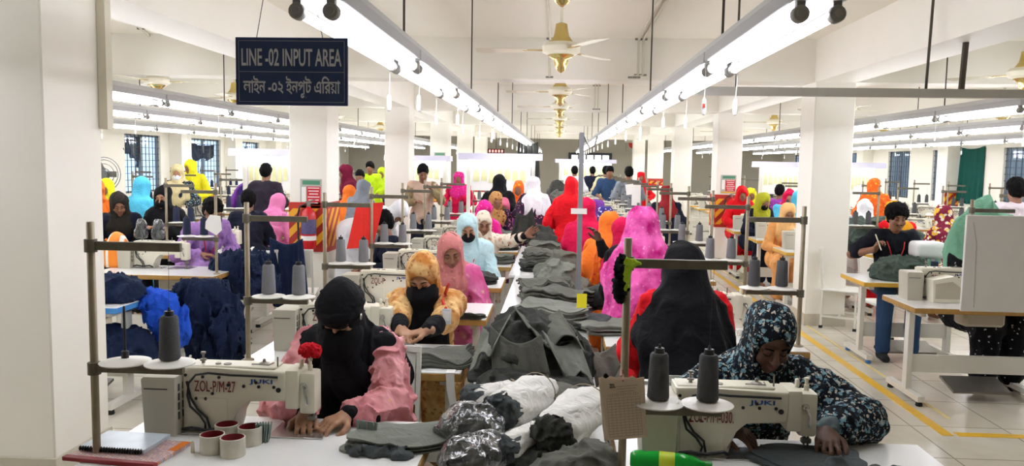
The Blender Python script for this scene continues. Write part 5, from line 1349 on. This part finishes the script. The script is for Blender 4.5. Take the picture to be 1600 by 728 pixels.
def drape(label, pts, ma, name='draped_cloth', nu=26, nv=22, amp=.025, seed=0, thick=.006, cat='cloth', waves=5., group=None):
    """a hanging cloth: bilinear patch between four corners (tl, tr, br, bl) with vertical folds and a sagging top"""
    tl, tr, br, bl = [Vector(p) for p in pts]; b = bmesh.new(); nrm = (tr-tl).cross(bl-tl).normalized(); g = []; rr = random.Random(seed)
    p0 = rr.uniform(0, 6)
    for i in range(nu+1):
        col = []; u = i/nu
        for j in range(nv+1):
            v = j/nv; p = (tl*(1-u)+tr*u)*(1-v)+(bl*(1-u)+br*u)*v
            f = math.sin(u*waves*6.28+p0+1.5*v)*.6+.4*math.sin(u*waves*2.3*6.28+p0*2-v)
            p = p+nrm*amp*f*(.35+.65*v)+Vector((0, 0, -1))*(.06*math.sin(math.pi*u)*(1-v)+.03*math.sin(u*9+seed)*v)
            col.append(b.verts.new(p))
        g.append(col)
    for i in range(nu):
        for j in range(nv): b.faces.new((g[i][j], g[i+1][j], g[i+1][j+1], g[i][j+1]))
    me = bpy.data.meshes.new('drape'); b.to_mesh(me); b.free(); smooth_mesh(me, 180)
    o = link(name, me, ma); md = o.modifiers.new('thick', 'SOLIDIFY'); md.thickness = thick; tag(o, label, cat, group); return o
# near left table
stack('grey cut panels spread from the left table onto the bench', -.47, 2.74, TOPZ, .44, .24, .04, .35, 3, OLVL, wav=.012)
heap('crumpled black trim beside the hand of the woman in pink sleeves', -.6, 2.60, TOPZ, [((-.04, 0, .0), (.06, .04, .028)), ((.05, -.01, 0), (.06, .03, .022)), ((.1, -.02, 0), (.03, .025, .016))], SLATE, h=.006, amp=.012, freq=30, name='trim_heap')
t_ = T('zip_bundle', 'grey green tapes standing at the edge of the left table panels', 'bundle', (-.655, 2.70, TOPZ), -.3)
for i in range(6): MB().box((.013*i-.03, .004*(i % 2), .04), (.011, .006, .078-.003*(i % 2)), rot=Ry(-4+2*i)).build('tape_strip', TAPE, t_)
# bench, nearest bundles
def plastic():
    t = NT('crinkled_clear_plastic'); t.b.inputs['Base Color'].default_value = (.30, .31, .31, 1); t.b.inputs['Roughness'].default_value = .16; t.b.inputs['Specular IOR Level'].default_value = .9
    t.b.inputs['Coat Weight'].default_value = .8; t.b.inputs['Coat Roughness'].default_value = .08
    co = t.coords(); n = t.add('ShaderNodeTexNoise', _Scale=9., _Detail=2., _Distortion=1.5); t.link(co, n.inputs[0])
    t.link(t.ramp(n.outputs[0], [(.35, '2C2E2F'), (.6, '4C4F50'), (.8, '75787A')]), t.b.inputs['Base Color'])  # paler blotches put highlights on the crinkles into the colour
    n2 = t.add('ShaderNodeTexNoise', _Scale=13., _Detail=2., _Distortion=2.); t.link(co, n2.inputs[0]); t.bump(n2.outputs[0], .7, .02); return t.m
PLA = plastic(); KRAFT = cloth('white_wrapping_paper', 'DEDCD4', .9, rough=.6, noise=.05)
heap('clear plastic bag of grey cloth at the bench edge', -.30, 2.76, BZ, [((0, 0, .07), (.1, .12, .085)), ((.05, -.03, .05), (.07, .08, .07)), ((-.05, .03, .04), (.06, .07, .06))], PLA, h=.006, amp=.015, freq=13, name='plastic_bag', group='plastic bags of cloth')
heap('clear plastic bag of grey cloth lying nearest on the bench', -.265, 2.50, BZ, [((-.02, 0, .05), (.085, .1, .06)), ((.06, .05, .05), (.06, .09, .055)), ((.0, -.09, .02), (.05, .05, .03))], PLA, h=.006, amp=.015, freq=13, seed=4, name='plastic_bag', group='plastic bags of cloth')
def roll(label, a, b, r, seed=0):
    """garments rolled up in white paper: paper sleeve, string, and the dark cloth showing at the end"""
    a, b = Vector(a), Vector(b); t = T('paper_roll', label, 'roll', a, 0, 'garments rolled in white paper'); d = b-a; L = d.length
    M = d.to_track_quat('X', 'Z').to_matrix().to_4x4(); rr = random.Random(seed); m = MB(); n = 36; rings = []
    for i in range(22):
        u = i/21; q = r*(1.0-.38*max(0, u-.7)/.3-.12*math.exp(-((u-.78)/.03)**2)-.1*math.exp(-((u-.0)/.03)**2)); ring = []
        for k in range(n):
            an = 2*math.pi*k/n; w = 1+.05*math.sin(3*an+u*5+seed)+.045*math.sin(7*an-u*9+seed)+.03*math.sin(13*an+u*21)
            ring.append(m.b.verts.new((u*L, q*w*math.cos(an), q*w*.86*math.sin(an))))
        rings.append(ring)
    for A, B in zip(rings, rings[1:]):
        for k in range(n): m.b.faces.new((A[k], A[(k+1) % n], B[(k+1) % n], B[k]))
    m.b.faces.new(rings[-1]); m.xf(M); m.build('paper_wrap', KRAFT, t, smooth=180)
    m = MB(); m.lathe([(r*.93, .775*L-.004), (r*.96, .775*L), (r*.93, .775*L+.004)], n=20, axis='X', cap=False); m.xf(M); m.build('string', mat('jute_string', '8A7F68', .8), t)
    hm = heap_mesh([((.0, 0, 0), (.034, r*.84, r*.72)), ((.05, 0, 0), (.07, r*.74, r*.62))], .005, .010, 34, seed, -9, (.4, 1, 1)); o = link('rolled_cloth', hm, SLATE if seed % 2 else OLVD, t); o.matrix_local = M
    return t
roll('white paper roll lying furthest back behind the plastic bag', (-.19, 2.84, BZ+.10), (-.03, 3.18, BZ+.10), .085, 1)
roll('white paper roll with dark cloth end nearest the paper form', (.0, 2.62, BZ+.095), (.155, 2.98, BZ+.12), .09, 2)
roll('slim white paper roll between the plastic bags and the large roll', (-.165, 2.57, BZ+.055), (-.0, 2.86, BZ+.05), .05, 3)
roll('white paper roll half buried under the large dark heap', (-.33, 3.12, BZ+.06), (-.12, 3.22, BZ+.07), .06, 5)
heap('dark grey garment with straps at the near end of the bench', .07, 2.42, BZ, [((0, 0, .03), (.12, .12, .07)), ((.06, .06, .04), (.07, .08, .08)), ((-.04, -.04, .02), (.1, .07, .05))], OLV, h=.007, amp=.018, freq=14, seed=6)
heap('dark strap cloth between the near garment and the rolls', -.12, 2.62, BZ, [((0, 0, 0), (.1, .07, .05)), ((.08, .03, 0), (.08, .06, .06))], OLVD, h=.007, amp=.016, freq=22, seed=7)
stack('pale grey folded pieces behind the white paper rolls', .02, 3.22, BZ, .3, .26, .06, -.5, 8, OLV, wav=.02)
heap('tall dark grey heap of garments in the middle of the bench', -.12, 3.72, BZ-.01, [((0, 0, .08), (.23, .24, .19)), ((-.06, -.06, .1), (.17, .17, .17)), ((.1, .02, .06), (.17, .2, .17)), ((-.02, .05, .14), (.15, .15, .16)), ((.16, -.1, .02), (.12, .12, .1)), ((-.17, -.02, .03), (.1, .14, .1))], OLVD, h=.009, amp=.034, freq=7.5, seed=1.5, name='garment_heap')
drape('pleated grey panel hanging down the front of the tall dark heap', [(-.29, 3.52, BZ+.28), (-.06, 3.44, BZ+.26), (-.02, 3.41, BZ+.07), (-.27, 3.45, BZ+.05)], OLV, amp=.012, seed=3, waves=2.5)
drape('grey panel slung over the right side of the tall dark heap', [(-.06, 3.47, BZ+.27), (.1, 3.6, BZ+.22), (.17, 3.46, BZ+.06), (.02, 3.4, BZ+.1)], OLVL, amp=.012, seed=5, waves=2.)
drape('long grey panel lying over the crest of the tall dark heap', [(-.2, 3.72, BZ+.33), (.02, 3.78, BZ+.31), (.14, 3.56, BZ+.19), (-.12, 3.46, BZ+.24)], OLV, amp=.014, seed=11, waves=1.6)
drape('grey panel folded down the left flank of the tall dark heap', [(-.34, 3.66, BZ+.24), (-.2, 3.6, BZ+.31), (-.26, 3.44, BZ+.2), (-.38, 3.5, BZ+.08)], OLVL, amp=.012, seed=13, waves=1.5)
heap('dark pieces slumped below the tall heap', -.08, 3.4, BZ, [((0, 0, 0), (.2, .1, .09)), ((.13, 0, 0), (.12, .1, .07)), ((-.15, .02, 0), (.1, .1, .09))], OLVD, h=.009, amp=.02, freq=14, seed=11)
# right table behind the pole
stack('flat grey panels on the right table beside the red dress', .42, 4.72, TOPZ, .5, .3, .05, .1, 12, OLVL, wav=.015)
drape('grey panel hanging off the front of the right table', [(.13, 4.31, TOPZ+.03), (.33, 4.31, TOPZ+.02), (.36, 4.28, TOPZ-.12), (.23, 4.28, TOPZ-.2)], OLVL, amp=.01, seed=8, waves=1.2)
stack('crumpled grey panels under the hands of the woman in yellow', -.62, 3.86, TOPZ, .42, .3, .045, .1, 14, OLV, wav=.03)
stack('grey panel end lying on the table right of the yellow scarf', -.55, 5.0, TOPZ, .2, .12, .02, 0, 15, OLVD)
# bundles along the bench
rr = random.Random(5)
for i, (x, y, L, W, H, ma, k) in enumerate([(-.22, 4.45, .26, .3, .1, OLVD, 'h'), (-.02, 4.95, .42, .34, .1, OLVL, 's'), (.0, 5.45, .44, .36, .13, OLV, 's'), (-.08, 5.95, .4, .36, .12, OLV, 's'), (.05, 6.5, .38, .4, .16, OLVL, 'h'), (.02, 7.1, .42, .4, .17, OLV, 'h'),
        (-.22, 7.5, .25, .3, .06, OLVD, 's'), (-.12, 8.0, .4, .36, .12, OLV, 's'), (-.22, 8.5, .25, .3, .07, OLVL, 's'), (-.12, 9.0, .36, .4, .1, OLV, 's'), (-.16, 9.5, .36, .3, .2, OLVD, 'h'), (-.02, 12.6, .52, .7, .45, OLV, 'h'), (.0, 13.5, .52, .8, .55, OLVD, 'h'), (-.05, 14.8, .5, .9, .5, OLV, 'h'), (0, 16.5, .5, 1., .4, OLVD, 'h'), (0, 18.5, .5, 1., .35, OLV, 'h')]):
    lb = 'grey cloth %s on the centre bench, %s from the front' % ('heap' if k == 'h' else 'stack', ORD[i+1])
    if k == 's': stack(lb, x, y, BZ, L, W, H, rr.uniform(-.3, .3), 20+i, ma, wav=.03)
    else: heap(lb, x, y, BZ, [((rr.uniform(-.08, .08)*L, rr.uniform(-.2, .2)*W, H*.2*q), (L*.5*(1-.14*q), W*.5*(1-.14*q), H*(.5+.2*q))) for q in range(3)], ma, h=.014 if y < 9 else .02, amp=.03, freq=8, seed=i*1.7, stretch=(1, .7, 1.4))
heap('rolled grey bundle beside the grey steel post', .33, 5.55, TOPZ+.0, [((0, 0, .06), (.15, .1, .085)), ((.06, .02, .06), (.1, .09, .075))], OLVD, h=.009, amp=.012, freq=12, seed=3)
heap('dark bag under the bright yellow slip', .22, 4.85, TOPZ, [((0, 0, .02), (.14, .12, .05))], SLATE, h=.009, amp=.01, freq=10)
drape('dark grey garment held up beside the woman in white and rust scarf', [(-.42, 8.15, 1.22), (-.26, 8.2, 1.27), (-.2, 8.2, .95), (-.5, 8.1, .9)], OLVD, amp=.03, seed=2, waves=1.5, thick=.012)
for i, (x, y, L, W, z) in enumerate([(-.66, 6.5, .3, .3, .05), (-.62, 7.85, .34, .3, .07), (-.6, 9.1, .32, .32, .07), (-.64, 10.45, .34, .3, .08), (.5, 6.1, .36, .3, .06), (.5, 7.3, .36, .3, .06), (.5, 8.7, .36, .3, .06)]):
    stack('grey cut pieces on the %s table back, %s centre line' % (ORD[i+2] if i < 4 else ORD[i-2], 'left' if i < 4 else 'right'), x, y, TOPZ, L, W, z, rr.uniform(-.3, .3), 50+i, OLV if i % 2 else OLVD, wav=.03)
# near right table
stack('dark grey panel under the needle of machine 030', .86, 2.66, TOPZ+.006, .36, .22, .012, -.1, 31, SLATE, wav=.006)
heap('dark folded cloth at the near edge of the right table', .60, 2.43, TOPZ, [((0, 0, 0), (.13, .05, .05)), ((.1, -.01, 0), (.12, .045, .035))], SLATE, h=.006, amp=.012, freq=20, seed=2)
heap('dark grey garment at the right end of the nearest right table', 1.02, 2.44, TOPZ, [((0, 0, 0), (.2, .09, .06)), ((-.14, .0, .02), (.06, .06, .07)), ((.14, 0, 0), (.1, .07, .04))], SLATE, h=.007, amp=.014, freq=16, seed=9)
# left bay, navy work
heap('navy garments crumpled on the blue edged table', -3.1, 5.3, TOPZ, [((0, 0, .04), (.24, .2, .12)), ((-.15, .05, .03), (.2, .16, .1))], NAVG, h=.012, amp=.03, freq=12, seed=4)
heap('bright blue cloth hanging off the end of the blue edged table', -2.78, 5.42, .42, [((-.08, .02, .3), (.14, .12, .05)), ((.03, 0, .2), (.12, .09, .12)), ((.1, .03, .1), (.09, .08, .12)), ((.02, .05, .06), (.07, .06, .1))], BLUG, h=.009, amp=.028, freq=12, seed=2, base=-9, stretch=(1, 1, .5))
heap('navy garments sliding off behind the bright blue cloth', -2.66, 5.95, .0, [((0, 0, .5), (.19, .16, .26)), ((.02, .02, .1), (.12, .12, .3)), ((.13, -.06, .36), (.13, .14, .18)), ((-.14, .05, .54), (.16, .15, .2))], NAVG, h=.011, amp=.06, freq=13, seed=8, stretch=(1.3, 1.3, .4), base=.02)
heap('navy cloth bundle on the shelf below the blue edged table', -3.0, 5.25, .3, [((0, 0, .1), (.24, .2, .14)), ((.05, 0, .02), (.2, .2, .1))], NAVG, h=.014, amp=.03, freq=12, seed=12)
heap('navy garments piled on the chair by the woman in lilac', -2.72, 6.95, .46, [((0, 0, .2), (.17, .16, .2)), ((-.16, .05, .27), (.18, .16, .12)), ((.1, -.05, .08), (.11, .14, .16))], NAVG, h=.011, amp=.055, freq=13, seed=21, stretch=(1.3, 1.3, .4), base=.02)
drape('navy garment hanging over the second left bay chair', [(-2.74, 7.50, .97), (-2.42, 7.47, .97), (-2.38, 7.47, .42), (-2.72, 7.5, .3)], NAVG, amp=.04, seed=6, waves=2, thick=.02)
for px, py, Y, lb in ((265, 440, 7.1, 'purple dress cloth under the left bay machine'),): pass
drape('purple cloth hanging under the first left bay table', [(-3.4, 7.0, .72), (-3.02, 7.0, .72), (-3.05, 7.0, .25), (-3.4, 7.0, .22)], cloth('deep_purple_cloth', '4A2270', .6), amp=.04, seed=2, waves=2)
heap('orange and white striped bundle at the far left edge', -3.95, 6.95, TOPZ, [((0, 0, .1), (.11, .11, .22))], striped('orange_white_bands', ['F08A20', 'F08A20', 'F3EDE0', 'F08A20'], 9), h=.014, amp=.01, freq=8)
for i, (px0, py0, px1, py1, d0, d1, Y) in enumerate([(181, 212, 222, 205, 232, 262, 12.2), (293, 221, 334, 226, 250, 248, 16.6), (363, 224, 400, 236, 268, 262, 19.5)]):
    Ya, Yb = abs((XL+.07)*F_/(px0-VPX)), abs((XL+.07)*F_/(px1-VPX)); tl, tr = at(px0, py0, Ya), at(px1, py1, Yb); br, bl = at(px1-4, d1, Yb), at(px0+12, d0, Ya)
    drape('navy cloth tied across the %s left window' % ORD[i], [tl, tr, br, bl], cloth('hung_navy', '2A3344', .6) if i else cloth('faded_navy', '3A4658', .6), name='window_cloth', amp=.06, seed=i, waves=2.5, thick=.01, group='navy cloths tied across the left windows')
# right bay
heap('dark green garments under the hands of the young man', 3.06, 7.32, TOPZ, [((0, 0, .05), (.22, .18, .14)), ((.18, -.02, .02), (.16, .15, .1)), ((.08, -.05, .1), (.13, .12, .1))], MESHG, h=.01, amp=.026, freq=13, seed=5)
heap('green grey garments piled right of the right column', 3.9, 10.0, TOPZ, [((0, 0, .12), (.42, .35, .24)), ((.3, 0, .02), (.35, .3, .18)), ((-.2, 0, .15), (.25, .3, .2))], MESHG, h=.018, amp=.05, freq=7, seed=15)
gx = at(1545, 300, 6.7)
heap('sage green cloth draped over a machine behind the white board', gx.x, 6.72, TOPZ, [((0, 0, .5), (.14, .13, .26)), ((.12, 0, .48), (.14, .12, .16)), ((-.1, 0, .25), (.17, .15, .4)), ((.04, 0, .2), (.24, .17, .4))], GRN, h=.014, amp=.03, freq=7, seed=3, stretch=(1, 1, .35), base=0)
for k, (py0, z) in enumerate([(0, 0)]):
    a0, a1 = at(1477, 236, 15.2), at(1513, 236, 15.2)
xw = XR-.03
Y0, Y1 = xw*F_/(1513-VPX), xw*F_/(1477-VPX)
drape('dark green curtain at the right window', [(xw, Y1, 2.25), (xw, Y0, 2.25), (xw, Y0, .98), (xw, Y1, .98)], cloth('bottle_green_curtain', '0F4A40', .6), name='window_curtain', amp=.05, seed=4, waves=5, cat='curtain')
drape('dark garments hung on the far left rail beside the bench', [(-.95, 19, 2.22), (-.5, 19, 2.22), (-.45, 19, 1.3), (-.95, 19, 1.35)], OLVD, name='hanging_garment', amp=.06, seed=4, waves=3, thick=.03)
# plastic bags of dark cloth on the left bay machine
for px, lb in ((208, 'left of two plastic bags standing on the left bay machine'), (235, 'right of two plastic bags standing on the left bay machine')):
    q = at(px, 348, 6.8); heap(lb, q.x, 6.93, TOPZ+.26, [((0, 0, .07), (.055, .04, .1))], PLA, h=.009, amp=.01, freq=20, name='plastic_bag')

for i, (px, y, lb) in enumerate([(703, 3.66-.01, 'white tape hanging over the edge of the second left table'), (722, 7.9-.01, 'white tape hanging over the edge of a table before the pale blue scarf')]):
    k = 1 if i == 0 else 4; yy = CLY[k]-.33-.004; x = at(px, 600 if i == 0 else 400, yy).x; x = min(x, CLX+.53)
    t_ = T('white_tape', lb, 'tape', (x, yy, TOPZ)); m = MB(); m.prism([(-.02, 0), (.02, .002), (.022, -.07), (.045, -.22), (.015, -.22), (-.015, -.08)], -.0012, .0012, 'Y'); m.box((0, .03, .0025), (.04, .065, .002)); m.build('tape', PAPER, t_)
